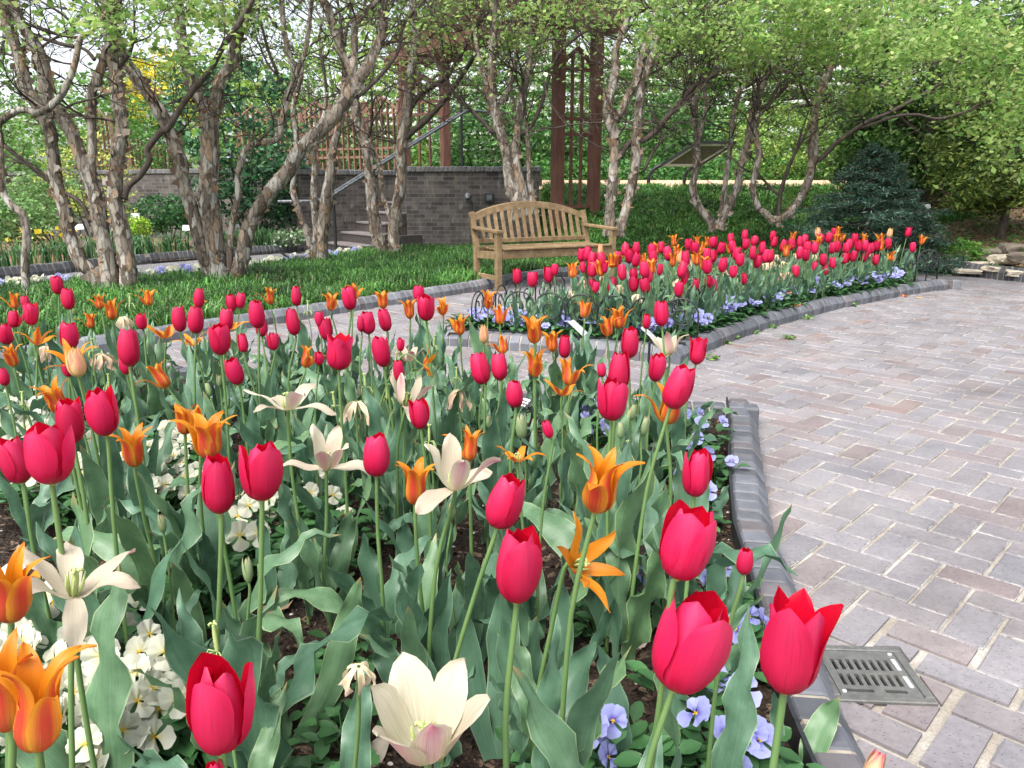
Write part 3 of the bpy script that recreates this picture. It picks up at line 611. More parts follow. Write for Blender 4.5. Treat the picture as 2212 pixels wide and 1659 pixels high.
def trellis(pts, z0, label, h=1.25, mat='redwood_pale', bars=5, n0=0):
    root = thing('trellis_fence', label, 'fence', (pts[0].x, pts[0].y, z0)); o = Vector((pts[0].x, pts[0].y, z0))
    for p in pts:
        m = MB(); q = Vector((p.x, p.y, z0))-o; m.box(q+Vector((0, 0, h*.56)), (.11, .11, h*1.12), rotz(.4), bev=.005); m.box(q+Vector((0, 0, h*1.12+.02)), (.14, .14, .04), rotz(.4), bev=.01); m.build('post', M[mat], root)
    for a, b in zip(pts, pts[1:]):
        a2, b2 = Vector((a.x, a.y, z0))-o, Vector((b.x, b.y, z0))-o; m = MB(); d = b2-a2
        for z in (.06, .38*h, .50*h, .98*h): m.bar(a2+Vector((0, 0, z)), b2+Vector((0, 0, z)), .035, .045)
        for k in range(1, bars+1):
            t = k/(bars+1); zt_ = h*(.98+.20*(1-abs(2*t-1))); m.bar(a2+d*t+Vector((0, 0, 0)), a2+d*t+Vector((0, 0, zt_)), .072, .026, d.normalized())
        mid = a2+d*.5; m.bar(a2+Vector((0, 0, h*1.0)), mid+Vector((0, 0, h*1.2)), .04, .045); m.bar(mid+Vector((0, 0, h*1.2)), b2+Vector((0, 0, h*1.0)), .04, .045)
        m.build('lattice_panel', M[mat], root)
trellis([atY(520, 360, 18.6), atY(590, 360, 18.1), atY(658, 360, 17.6), atY(721, 360, 17.2), atY(792, 360, 16.8), atY(867, 360, 16.4)], 1.15, 'faded red lattice fence of peaked panels above the brick stair wall', 1.42)
trellis([atY(275, 372, 21.5), atY(335, 370, 21.2), atY(400, 370, 21.)], 1.0, 'red slatted lattice fence seen between birch trunks above the stained left wall', 1.1, 'redwood_pale', 7)
trellis([atY(196, 300, 24), atY(243, 300, 23.6)], 1.0, 'far pale red lattice panel with peaked top glimpsed between left birch trunks', 1.9, 'redwood_pale', 4)
m = MB(); q = atY(281, 372, 20.5); tp = thing('timber_post', 'tall red timber post with bracket standing behind the left birch trunks', 'post', (q.x, q.y, 1.0)); m.box((0, 0, 1.2), (.16, .16, 2.4), rotz(.3), bev=.006); m.build('post', M['redwood_pale'], tp); m = MB(); m.bar((-.5, 0, 2.45), (.9, .3, 2.45), .10, .16); m.build('beam', M['redwood_pale'], tp)
def info_panel():
    a = atY(1428, 357, 14.6); root = thing('information_panel', 'slanted information panel in a pale frame on curved black legs by the tan path', 'information sign', (a.x, a.y, 0.9)); o = Vector((a.x, a.y, .9)); a = a-o
    e1 = Vector((.68, .10, 0)); e2 = Vector((.56, -.30, .385)); n = e1.cross(e2).normalized(); M3 = Matrix((e1.normalized(), n.cross(e1.normalized()), n)).transposed(); c = a+e1/2+e2/2
    def strip(nm, mat, u0, v0, u1, v1, k):
        m = MB(); q = [a+e1*u+e2*v for u, v in ((u0, v0), (u1, v0), (u1, v1), (u0, v1))]; vs = q+[p+n*k for p in q]
        m.add(vs, [(3, 2, 1, 0), (4, 5, 6, 7), (0, 1, 5, 4), (1, 2, 6, 5), (2, 3, 7, 6), (3, 0, 4, 7)]); return m.build(nm, mat, root)
    strip('panel', M['panel'], .1, .1, .9, .9, .02)
    for uv in ((0, 0, 1, .1), (0, .9, 1, 1), (0, .1, .1, .9), (.9, .1, 1, .9)): strip('frame_bar', M['signwhite'], *uv, .03)
    m = MB(); m.bar(a+e2*1.03-e1*.02+n*.02, a+e1*1.02+e2*1.03+n*.02, .05, .05); m.bar(a-e1*.03-e2*.02+n*.02, a-e1*.03+e2*1.03+n*.02, .05, .05); m.bar(a+e1*1.03-e2*.02+n*.02, a+e1*1.03+e2*1.03+n*.02, .05, .05); m.build('edge_frame', M['iron'], root)
    for u in (0., 1.):
        b = a+e1*u; g = Vector((b.x-.22, b.y, -.25)); m = MB(); m.tube(smooth([tuple(g), (g.x, g.y, b.z-.30), (g.x+.06, g.y, b.z-.10), tuple(b+e2*.12)], 5), .032, 8); m.build('leg', M['iron'], root, True)
info_panel()

# ================================================================ wire scroll edging
def scroll_fence(pts, label, hoop=.20, h=.30, flip=1):
    """row of black hoops with an inner scroll along a ground polyline"""
    o = Vector((*pts[0], .05)); root = thing('scroll_edging', label, 'edging fence', o)
    for p, t in resample(pts, hoop):
        b = Vector((p.x, p.y, .05))-o; q = b+t*hoop; m = MB(); r = hoop/2
        arc = [b+Vector((0, 0, -.05))]+[b+t*(r-r*math.cos(a))+Vector((0, 0, h-r+r*math.sin(a))) for a in np.linspace(0, math.pi, 13)]
        c = b+t*(hoop*.62)+Vector((0, 0, h-r*.95))
        spi = [c+t*(rr*math.cos(a))+Vector((0, 0, rr*math.sin(a))) for a, rr in [(a_, r*.92*(1-.075*a_)*.62+.01) for a_ in np.linspace(.2, 9.5, 30)]]
        P = arc+[q+Vector((0, 0, -.02+.0))]
        m.tube(P, .0058, 6); S2 = [b+t*(r-r*math.cos(a))+Vector((0, 0, h-r+r*math.sin(a))) for a in np.linspace(math.pi*.95, math.pi*1.55, 8)]
        sp = []
        for a_ in np.linspace(0, 3.1*math.pi, 34):
            rr = r*(1-.27*a_/math.pi); cc = b+t*r+Vector((0, 0, h-r)); ang = math.pi-a_*flip if flip > 0 else a_
            sp.append(cc+t*(rr*math.cos(ang)*.98)+Vector((0, 0, rr*math.sin(ang)*.98)))
        m.tube(sp[9:], .005, 6); m.build('scroll_hoop', M['iron'], root, True)
    m = MB(); m.bar(Vector((0, 0, .0)), Vector((*pts[-1], .05))-o if len(pts) == 2 else Vector((*pts[1], .05))-o, .006, .012); m.build('bottom_wire', M['iron'], root)
scroll_fence(inset(FAR_B, .16, 1)[-1:-4:-1] and [(-.28, 5.30), (.00, 5.95), (.42, 6.45)], 'black wire scroll edging along the left side of the far tulip bed', .2, .30)
scroll_fence([(-.25, 5.28), (.42, 5.03), (.98, 4.85)], 'black wire scroll edging along the front kerb of the far tulip bed', .215, .33)
scroll_fence([(1.03, 4.90), (1.18, 5.16), (1.40, 5.48)], 'black wire scroll hoops turning the front right corner of the far tulip bed', .13, .34)
scroll_fence([(4.05, 7.98), (4.42, 8.23), (4.60, 8.32), (4.25, 8.48)], 'black wire scroll edging at the far right tip of the tulip bed', .22, .36)

# ================================================================ plant label signs
def label_sign(name, label, cx, cy, d, foot_z, plate_w, plate_h, tilt, yaw, black=False, bend=.05, curve=False, lines=0):
    c = at(cx, cy, d); root = thing(name, label, 'plant label', (c.x, c.y, foot_z)); z = c.z-foot_z
    M3 = Matrix.Rotation(yaw, 3, 'Z') @ Matrix.Rotation(tilt, 3, 'X')
    m = MB(); m.box((0, 0, z), (plate_w, plate_h, .004), M3, bev=.0015); pl = m.build('plate', M['signblack' if black else 'plate'], root)
    if lines:
        m = MB(); seed = random.Random(5)
        for k in range(lines):
            x = -plate_w*.40; y = plate_h*(.28-.56*k/max(1, lines-1))
            while x < plate_w*.36:
                l = seed.uniform(.004, .011); m.box(M3 @ Vector((x+l/2, y, .0032))+Vector((0, 0, z)), (l, plate_h*(.16 if k else .22), .001), M3); x += l+.003
        m.build('lettering', M['signwhite'], root)
    m = MB(); s = M3 @ Vector((0, 0, -1)); st = Vector((0, 0, z))+s*.004
    if curve: P = smooth([(0, 0, -.02), (0.02, .0, z*.5), (.035, -.01, z*.86), tuple(st+s*.02), tuple(st)], 5); m.tube(P, .004, 6)
    else: m.tube([(0, .0, -.02), (0, 0, z-.045), tuple(st+M3 @ Vector((0, -plate_h*.28, -.012))), tuple(st+M3 @ Vector((0, plate_h*.3, -.004)))], .0065, 8)
    m.build('stake', M['iron'], root, curve is True)
label_sign('plant_label', 'white tilted plant label on a black stake in front of the scroll edging', 1250, 709, 3.93, .0, .075, .115, R(38), R(62))
label_sign('plant_label', 'white tilted plant label on a black stake beside the far bed corner', 1404, 722, 3.72, .0, .070, .105, R(40), R(70))
label_sign('plant_label', 'black plant label with white lettering on a bent wire among the near tulips', 1127, 868, 2.65, .06, .085, .040, R(48), R(-52), True, curve=True, lines=3)
label_sign('plant_label', 'black stake with a dark tilted label at the grass edge by the gravel path', 612, 548, 9.7, .0, .10, .16, R(35), R(100), True)
for cx, cy, d, lb in ((292, 466, 12.5, 'white plant label on a black stake by the lime green mound'), (404, 492, 12.2, 'white plant label near the left strap leaved plants beside a birch trunk'), (512, 487, 13.2, 'white plant label in the mulch between two birch stems'), (172, 490, 12.0, 'small pale plant label behind the leftmost birch clump')):
    label_sign('plant_label', lb, cx, cy, d, .05, .14, .10, R(55), R(8))
for cx, cy, d, lb in ((2270, 526, 9.9, ''), (2255, 520, 9.6, '')): pass
label_sign('plant_label', 'upper white plant label under the dark conifers at the right', 2274-2274+2001, 446, 11.2, .3, .12, .08, R(60), R(-5)); label_sign('plant_label', 'lower white plant label at the foot of the blue spruce', 2000, 466, 10.9, .3, .13, .08, R(60), R(-5))
label_sign('plant_label', 'tilted black and white plant label right of the blue spruce', 1972, 489, 9.95, .15, .12, .16, R(50), R(60))

# ================================================================ stone edging at the right
def rock(c, size, label, seed, col):
    bm = bmesh.new(); bmesh.ops.create_icosphere(bm, subdivisions=3, radius=1)
    for v in bm.verts:
        p = v.co.copy(); q = Vector([max(-.72, min(.72, k)) for k in p]); d = 1+.22*mnoise.noise(p*1.4+Vector((seed, 0, 0)))+.08*mnoise.noise(p*4+Vector((seed, 0, 0))); v.co = Vector((q.x*size[0]*d, q.y*size[1]*d, q.z*size[2]*(1+.25*(d-1))))*.72
    me = bpy.data.meshes.new('rock'); bm.to_mesh(me); bm.free(); me.materials.append(M['rock']); ca = me.color_attributes.new('tint', 'FLOAT_COLOR', 'POINT'); a = np.ones((len(me.vertices), 4), np.float32); a[:, :3] = col; ca.data.foreach_set('color', a.ravel())
    o = put(me, 'edging_stone', None, c); o.rotation_euler = (random.uniform(-.06, .06), random.uniform(-.06, .06), random.uniform(0, 6)); return tag(o, label, 'rock', 'flat stones edging the right bed')
STN = [(2045, 574, 9.85, .42, .26, .06, 'large pale flat stone at the left end of the kerbside stone row'), (2105, 571, 9.75, .36, .28, .07, 'broad pale slab second along the kerbside stone row'), (2160, 582, 9.3, .36, .24, .07, 'whitish flat slab third along the kerbside stone row'), (2205, 590, 9.0, .30, .22, .07, 'pale flat stone at the picture edge on the kerb'), (2090, 586, 9.45, .34, .16, .05, 'thin buff stone lying against the kerb top'),
       (2170, 560, 9.7, .34, .22, .11, 'dark weathered stone behind the pale slabs'), (2125, 548, 10.2, .34, .24, .13, 'grey stone beside the bright green clump'), (2190, 540, 10.1, .36, .3, .15, 'dark upper stone of the low rock wall'), (2212, 556, 9.4, .3, .2, .12, 'dark stone at the right edge in the rock wall'), (1995, 545, 10.4, .22, .2, .08, 'small brown stone behind the scroll edging'), (2025, 511, 11.0, .16, .1, .04, 'small white stone lying on the mulch slope'), (2060, 552, 10.2, .2, .16, .1, 'rounded grey stone left of the bright green clump')]
for i, (px, py, d, a, b, c_, lb) in enumerate(STN):
    p = at(px, py, d); pale = 'pale' in lb or 'whit' in lb or 'buff' in lb; f = random.uniform(.9, 1.1); rock(p, (a, b, c_), lb, i*7.3, tuple(q*f for q in ((.46, .41, .34) if pale else (.17, .145, .12))))
# ================================================================ trees
def leaf_quads(C, size, rng_, up=.35, asp=.62, fold=.0):
    """C (n,3) centres -> n rhombic leaf quads of random attitude"""
    n = len(C); a = rng_.normal(size=(n, 3)); a[:, 2] *= .6; a /= np.linalg.norm(a, axis=1)[:, None]
    nrm = rng_.normal(size=(n, 3)); nrm[:, 2] += up*3; b = np.cross(nrm, a); b /= np.linalg.norm(b, axis=1)[:, None]+1e-9
    s = size*rng_.uniform(.5, 1.4, size=(n, 1)); L, W = a*s*.5, b*s*.5*asp; c3 = np.cross(a, b)*s*.10
    return np.stack([C-L, C+W-L*.1+c3, C+L, C-W-L*.1+c3], axis=1)
def tints(n, base, rng_, amt=.22, pal=None):
    if pal is not None: c = np.array(pal)[rng_.integers(0, len(pal), n)]
    else: c = np.tile(np.array(base), (n, 1))
    f = np.exp(rng_.normal(0, amt, (n, 1))); h = rng_.normal(0, .06, (n, 3)); return np.clip(c*f*(1+h), .003, .9)
def blob_pts(n, c, r, rng_, shell=.5, clumps=0, cs=.25):
    """points in an ellipsoid, gathered in clumps"""
    r = np.array(r, float)
    def ell(k):
        v = rng_.normal(size=(k, 3)); v /= np.linalg.norm(v, axis=1)[:, None]; return v*(rng_.uniform(shell, 1, (k, 1))**(1/2.2))
    if clumps:
        cc = ell(clumps)*r; w_ = rng_.uniform(.3, 1.6, clumps); idx = rng_.choice(clumps, n, p=w_/w_.sum()); q = cc[idx]+rng_.normal(size=(n, 3))*np.array([cs, cs, cs*.55])*rng_.uniform(.6, 1.3, clumps)[idx][:, None]
    else: q = ell(n)*r
    return q+np.array(c)
LIME = [(.26, .40, .10), (.21, .35, .085), (.32, .45, .14), (.155, .285, .07), (.39, .48, .18)]
DEEP = [(.03, .085, .025), (.045, .12, .035), (.06, .15, .04), (.025, .065, .02)]
MIDG = [(.09, .20, .04), (.13, .26, .05), (.06, .15, .035), (.17, .31, .06)]
def crown(root, pts, size, pal, seed, name='crown', mat='leaf', up=.35, asp=.62):
    r_ = np.random.default_rng(seed); P = leaf_quads(pts, size, r_, up, asp)
    off = np.array(root.location) if root is not None else 0
    return put(quads(name, P-off, M[mat], tints(len(P), None, r_, .2, pal)), name, root)

def stem3(P, d0, wob=.0):
    """traced (px, py, width px[, depth offset]) -> world points and radii at depth about d0"""
    out = []
    for p in P:
        Y = d0+(p[3] if len(p) > 3 else 0); q = atY(p[0], p[1], Y); dd = pix(q)[2]; out.append((q.x, q.y, q.z, p[2]*.94/FPX*dd/2))
    return out
def add_stem(mb, P, n=12, lump=.17, sub=8, seed=0.):
    Q = smooth(P, sub); mb.tube([q[:3] for q in Q], [max(.003, q[3]) for q in Q], n, lump=lump, seed=seed)
    return Q
def flakes(mb, Q, count, rnd, sz=.042):
    for _ in range(count):
        q = Q[rnd.randrange(len(Q)-1)]; r = q[3]
        if r < .018: continue
        a = rnd.uniform(0, 6.28); d = Vector((math.cos(a), math.sin(a), rnd.uniform(-.2, .3))); p = Vector(q[:3])+d*r*.97; t = Vector((-math.sin(a), math.cos(a), 0)); u = Vector((rnd.uniform(-.25, .25), rnd.uniform(-.2, .2), 1)).normalized()
        w, h, k = rnd.uniform(.3, 1.5)*sz*min(1, r/.06), rnd.uniform(.6, 2.6)*sz*min(1, r/.06), rnd.uniform(.15, .9)
        col = rnd.choice([(.28, .19, .125), (.30, .24, .18), (.21, .13, .08), (.34, .30, .255), (.15, .105, .075), (.28, .235, .19)]); sg = rnd.choice((-1, 1)); vs = []; t0, t1 = rnd.uniform(-.5, .5), rnd.uniform(-.5, .5)
        for i in range(4):
            e = i/3; lo, hi = -.5+.32*e+rnd.uniform(-.12, .12)*e+t0*.3*e*e, .5-.32*e+rnd.uniform(-.12, .12)*e+t1*.3*e*e
            for j in (lo, hi): vs.append(p+t*sg*(e-.15)*w*rnd.uniform(.85, 1.15)+u*j*h+d*(k*w*e*e+.003))
        mb.add(vs, [(0, 1, 3, 2), (2, 3, 5, 4), (4, 5, 7, 6)], col)
TWIGROOTS = []
def twigs(mb, seeds, rnd, length=.8, rad=.006, depth=2, tips=None, up=.15, spread=.6):
    """side branchlets; collects tip points for leaves"""
    for p, d, r, L in seeds:
        P = [tuple(p)]; q = Vector(p); dd = Vector(d).normalized(); n = 5
        for i in range(n):
            dd = (dd+Vector((rnd.gauss(0, .22), rnd.gauss(0, .22), rnd.gauss(up*.25, .18)))).normalized(); q = q+dd*(L/n); P.append(tuple(q))
            if tips is not None and i > 0: tips.append((q.x, q.y, q.z, L))
            if depth > 0 and rnd.random() < .75:
                nd = (dd+Vector((rnd.gauss(0, spread), rnd.gauss(0, spread), rnd.gauss(.05, .4)))).normalized(); twigs(mb, [(q, nd, r*.6, L*.55)], rnd, length, rad, depth-1, tips, up, spread)
        mb.tube(P, [max(.0022, r*(1-.75*i/n)) for i in range(n+1)], 5 if r > .006 else 4, cap=False)
def birch(label, base, d0, stems, dark=(), fl=75, leaves=0, pal=LIME, seed=1, twig_from=None, lsize=.066, group='multi-stemmed birches with peeling bark', clump=.085, twl=1.0, ntw=7, extra=None, yr=None):
    rnd = random.Random(seed); g = gnd(*base) if not isinstance(base, Vector) else base; g = Vector((g.x, g.y, zt(g.x, g.y) if yr is None else yr)); root = thing('birch_tree', label, 'tree', g, 0, group)
    mb = MB(); mf = MB(); ups = []
    for k, s in enumerate(stems):
        Q = add_stem(mb, stem3(s, d0), seed=seed*3.1+k*7); flakes(mf, Q, int(fl*len(Q)/40), rnd); ups.append(Q)
    sh = lambda b: [tuple(Vector(v)-g) for v in b.v]
    mb.v = sh(mb); mb.build('trunk', M['bark'], root, True)
    if mf.v: mf.v = sh(mf); tag(mf.build('bark_flakes', M['flake'], root), kind='stuff')
    md = MB(); tips = []
    for k, s in enumerate(dark):
        Q = add_stem(md, stem3(s, d0), 8, .06, 6, seed+k*5.3); ups.append(Q)
    seeds = []
    for Q in ups:
        for _ in range(ntw):
            i = rnd.randrange(len(Q)//3, len(Q)); q = Q[i]
            if q[2] < 1.5: continue
            a = rnd.uniform(0, 6.28); seeds.append((Vector(q[:3]), Vector((math.cos(a), math.sin(a)*.8, rnd.uniform(.1, .9))), min(.013, max(.005, q[3]*.35)), twl*rnd.uniform(.6, 1.25)))
        q, p = Q[-1], Q[-3]; seeds.append((Vector(q[:3]), Vector(q[:3])-Vector(p[:3])+Vector((0, 0, .02)), max(.005, q[3]*.9), twl*1.2))
    twigs(md, seeds, rnd, tips=tips)
    md.v = sh(md); md.build('branches', M['darkbark'], root, True)
    if leaves:
        r_ = np.random.default_rng(seed); T = np.array([t[:3] for t in tips]); T = T[r_.random(len(T)) < np.clip((T[:, 2]-1.75)/1.1, 0, 1)**1.5]
        pts = T[r_.integers(0, len(T), leaves)]+r_.normal(size=(leaves, 3))*clump*np.array([1.15, 1.15, .42])
        if extra is not None: pts = np.concatenate([pts]+extra)
        crown(root, pts, lsize, pal, seed)
    return root
def boughs(items, r_):
    """leafy bough volumes: (px,py,depth, rx,ry,rz metres, n)"""
    out = []
    for px, py, d, rx, ry, rz, n in items:
        c = atY(px, py, d); out.append(blob_pts(n, c, (rx, ry, rz), r_, .1, max(4, n//45), .13))
    return out
rb = np.random.default_rng(5)
# leftmost clump: four stems crossing
birch('large multi-stemmed birch with peeling bark, leftmost full clump behind the tulips', (240, 655), 7.55, [
    [(225, 665, 42), (212, 607, 34), (171, 561, 31), (149, 498, 28), (139, 448, 28), (123, 397, 29), (111, 302, 28), (96, 252, 30), (83, 227, 30), (58, 189, 27), (43, 126, 25), (15, 50, 26), (-5, -10, 24)],
    [(245, 665, 45), (232, 561, 36), (219, 496, 34), (209, 435, 33), (192, 385, 32), (161, 302, 30), (141, 265, 31), (118, 232, 33), (100, 200, 30), (96, 150, 29), (80, 107, 28), (45, 50, 24), (20, -5, 22)],
    [(275, 670, 46), (277, 586, 38), (262, 498, 36), (249, 435, 34), (252, 360, 30), (255, 328, 29), (262, 277, 28), (257, 227, 28), (252, 176, 28), (242, 126, 27), (234, 50, 24), (227, -10, 22)],
    [(207, 470, 22), (197, 400, 20), (199, 315, 21), (198, 252, 20), (199, 202, 21), (217, 151, 20), (232, 108, 18), (240, 60, 14)]],
    dark=[[(268, 430, 14), (277, 403, 14), (302, 380, 14), (322, 347, 14), (318, 325, 14), (333, 302, 14), (352, 280, 15), (363, 277, 14), (403, 214, 13), (454, 151, 13), (479, 106, 13), (529, 30, 13), (550, -10, 12)],
          [(126, 405, 12), (116, 398, 11), (63, 358, 9), (5, 312, 8)], [(196, 480, 11), (176, 440, 10), (150, 422, 10), (126, 410, 9)],
          [(174, 83, 8), (110, 70, 8), (50, 48, 7)], [(161, 100, 9), (140, 97, 9), (65, 75, 8)], [(161, 68, 7), (140, 35, 6), (75, -5, 5)], [(255, 150, 10), (280, 115, 8), (290, 80, 6)], [(205, 130, 9), (185, 108, 8), (150, 95, 5)]],
    leaves=900, seed=3, ntw=4, twl=.75, extra=boughs([(260, 70, 7.0, .45, .3, .16, 260), (330, 30, 7.3, .5, .3, .2, 300), (420, 95, 7.1, .4, .3, .2, 220), (250, 20, 7.2, .4, .3, .2, 160)], rb), yr=0)
birch('slender dark stemmed tree at the left edge bending right overhead', (57, 642), 7.35, [
    [(57, 650, 19), (55, 561, 18), (58, 511, 19), (50, 466, 18), (30, 448, 18), (8, 418, 15), (2, 360, 14), (2, 302, 13), (0, 265, 15), (45, 237, 15), (83, 244, 15), (113, 227, 16), (141, 191, 15), (161, 139, 14), (174, 83, 13), (197, 68, 11), (227, 33, 10), (245, -5, 9)]],
    fl=0, leaves=160, seed=9, ntw=4, twl=.6, group=None, yr=0)
# second clump
birch('big birch with heavy stems and one long stem leaning right, second from the left', (490, 620), 8.45, [
    [(480, 622, 44), (454, 586, 34), (433, 531, 30), (413, 448, 29), (393, 385, 28), (393, 353, 30), (378, 315, 30), (363, 277, 28), (348, 244, 28), (323, 207, 28), (292, 164, 26), (267, 121, 26), (250, 80, 22), (240, 40, 18)],
    [(492, 622, 50), (474, 586, 46), (461, 498, 44), (451, 435, 44), (451, 385, 42), (452, 353, 42), (454, 290, 38), (451, 257, 36), (438, 225, 30), (423, 202, 27), (408, 156, 25), (393, 76, 24), (388, 25, 22), (386, -10, 20)],
    [(452, 275, 26), (460, 245, 26), (467, 215, 26), (476, 176, 27), (499, 139, 25), (507, 101, 24), (519, 63, 23), (534, 25, 22), (545, -10, 20)],
    [(510, 622, 40), (504, 612, 38), (522, 561, 34), (537, 491, 32), (557, 453, 32), (588, 410, 32), (622, 370, 32), (640, 336, 32), (683, 290, 32), (721, 252, 32), (749, 214, 32), (772, 176, 28), (789, 151, 26), (809, 113, 22), (825, 76, 20), (830, 25, 20), (833, -10, 18)],
    [(740, 228, 22), (748, 190, 20), (759, 151, 20), (744, 126, 18), (731, 88, 20), (719, 50, 19), (699, 0, 18), (695, -15, 16)],
    [(760, 190, 16), (766, 113, 16), (767, 50, 16), (790, 25, 15), (830, -8, 14)],
    [(494, 600, 18), (497, 530, 16), (501, 486, 15), (514, 423, 14), (514, 378, 14), (529, 328, 14), (557, 309, 15), (595, 302, 15), (608, 265, 14), (620, 214, 14), (638, 164, 14), (623, 113, 12), (613, 63, 12), (608, -5, 12)],
    [(636, 170, 12), (650, 135, 11), (660, 110, 10), (668, 50, 10), (674, -5, 10)]],
    dark=[[(740, 90, 7), (735, 40, 6), (728, -5, 6)], [(745, 100, 6), (752, 50, 5), (760, 0, 5)], [(600, 60, 7), (570, 20, 6), (540, -5, 5)], [(600, 160, 8), (580, 110, 7), (562, 40, 6), (558, 0, 5)], [(610, 175, 6), (580, 140, 5), (557, 90, 4)], [(770, 213, 8), (800, 185, 9), (833, 150, 9), (860, 110, 8), (872, 55, 7), (910, 10, 6)]],
    leaves=1500, seed=5, ntw=5, twl=.8, extra=boughs([(480, 45, 8., .5, .4, .22, 260), (560, 20, 8.3, .5, .4, .2, 240), (430, 20, 8.2, .5, .4, .2, 260)], rb), yr=0)
birch('small birch of three pale stems in front of the left stair wall', (690, 578), 10.4, [
    [(686, 584, 26), (683, 565, 18), (666, 511, 15), (646, 455, 14), (633, 410, 13), (636, 372, 12), (641, 302, 12), (633, 239, 11), (650, 170, 9), (655, 120, 7)],
    [(692, 584, 24), (683, 540, 18), (683, 486, 17), (678, 410, 16), (681, 360, 15), (678, 335, 14), (683, 300, 13), (700, 250, 11), (706, 200, 9)],
    [(700, 584, 36), (696, 560, 31), (699, 486, 29), (709, 410, 28), (718, 355, 22), (716, 340, 20), (726, 300, 18), (734, 265, 16), (745, 210, 13), (742, 150, 10)]],
    leaves=500, seed=11, ntw=4, twl=.8, yr=0)
birch('birch with two thick flaking stems in front of the brick stairs', (842, 555), 11.9, [
    [(832, 560, 40), (826, 540, 30), (809, 486, 26), (802, 410, 25), (797, 347, 23), (790, 315, 24), (775, 265, 24), (767, 227, 22), (757, 189, 18), (760, 130, 14), (770, 60, 11)],
    [(856, 560, 40), (852, 530, 29), (852, 486, 26), (862, 423, 25), (867, 365, 24), (867, 315, 26), (878, 252, 25), (886, 176, 23), (893, 101, 21), (893, 50, 19), (890, -10, 17)],
    [(845, 480, 12), (836, 448, 11), (825, 418, 11), (820, 360, 11), (810, 335, 10), (795, 300, 9)],
    [(890, 110, 12), (905, 70, 11), (925, 20, 10), (935, -10, 9)]],
    dark=[[(872, 305, 14), (893, 282, 14), (918, 262, 13), (951, 227, 12), (973, 199, 11), (1006, 151, 10), (1036, 101, 9), (1074, 63, 8), (1115, 53, 7)],
          [(881, 243, 13), (910, 202, 13), (961, 169, 12), (991, 126, 10), (1024, 68, 9), (1059, 15, 8), (1075, -10, 7)], [(1000, 110, 6), (960, 60, 5), (930, 20, 4)], [(990, 130, 6), (950, 80, 5), (905, 50, 4)]],
    leaves=1500, seed=13, ntw=8, twl=1.1, extra=boughs([(960, 60, 11.5, .8, .6, .35, 500), (1010, 30, 11.5, .7, .6, .3, 420)], rb), yr=0)
gE = Vector((.2, 11.3, .05))
birch('birch rising directly behind the bench left of the arbor post', gE, 11.3, [
    [(1132, 470, 62), (1118, 430, 40), (1104, 400, 30), (1097, 340, 26), (1082, 290, 25), (1070, 239, 24), (1059, 202, 23), (1062, 151, 20), (1064, 101, 18), (1069, 38, 16), (1072, -10, 15)],
    [(1140, 470, 30), (1124, 400, 24), (1114, 340, 20), (1118, 277, 18), (1130, 202, 17), (1143, 139, 17), (1147, 80, 15), (1150, 10, 14)],
    [(1152, 470, 30), (1150, 430, 16), (1143, 380, 12), (1140, 302, 10), (1136, 250, 9)], [(1060, 205, 12), (1045, 160, 11), (1030, 100, 9), (1020, 40, 8)], [(1082, 225, 14), (1100, 190, 13), (1112, 140, 12), (1118, 80, 10), (1125, 10, 9)]],
    dark=[[(1112, 298, 9), (1148, 272, 9), (1173, 214, 9), (1191, 151, 8), (1216, 106, 8), (1266, 66, 7), (1317, 43, 7), (1367, 35, 6)], [(1067, 290, 10), (1030, 250, 9), (985, 205, 8)]],
    leaves=1700, seed=17, ntw=8, twl=1.1, extra=boughs([(1180, 15, 10.6, .7, .6, .14, 260), (1290, 30, 10.6, .5, .5, .14, 200), (1120, 50, 10.8, .5, .5, .25, 300)], rb))
gF = Vector((1.4, 10.7, .4))
birch('birch of two tall stems right of the arbor beside the bench armrest', gF, 10.6, [
    [(1318, 510, 28), (1317, 480, 24), (1319, 435, 22), (1324, 385, 23), (1327, 345, 23), (1329, 302, 24), (1317, 265, 23), (1314, 227, 23), (1327, 164, 20), (1329, 113, 18), (1342, 76, 15), (1367, 13, 13), (1375, -10, 12)],
    [(1337, 512, 25), (1345, 475, 22), (1354, 448, 21), (1365, 397, 21), (1375, 340, 22), (1372, 315, 22), (1377, 280, 22), (1380, 239, 22), (1387, 189, 21), (1398, 150, 20), (1412, 113, 18), (1425, 60, 15), (1430, -5, 13)],
    [(1330, 262, 18), (1354, 214, 18), (1375, 176, 20), (1385, 126, 18), (1400, 88, 16), (1415, 38, 14), (1420, -10, 12)]],
    dark=[[(1338, 340, 12), (1362, 307, 13), (1392, 302, 14), (1417, 282, 14), (1440, 255, 13), (1475, 214, 12), (1503, 184, 11), (1543, 164, 9), (1594, 144, 8), (1644, 131, 7), (1690, 115, 6)],
          [(1500, 186, 9), (1520, 160, 8), (1543, 131, 8), (1600, 110, 6), (1660, 95, 5)], [(1385, 180, 8), (1400, 130, 8), (1440, 85, 8), (1478, 60, 6), (1530, 30, 5)], [(1390, 370, 8), (1410, 330, 7), (1430, 300, 7), (1425, 275, 6)]],
    leaves=1800, seed=19, ntw=9, twl=1.2, extra=boughs([(1400, 50, 9.8, .8, .6, .3, 620), (1500, 90, 9.6, .9, .7, .2, 480), (1600, 50, 9.6, 1., .7, .35, 900), (1700, 100, 9.6, .8, .6, .22, 620)], rb))
gG = Vector((3., 11.4, .6))
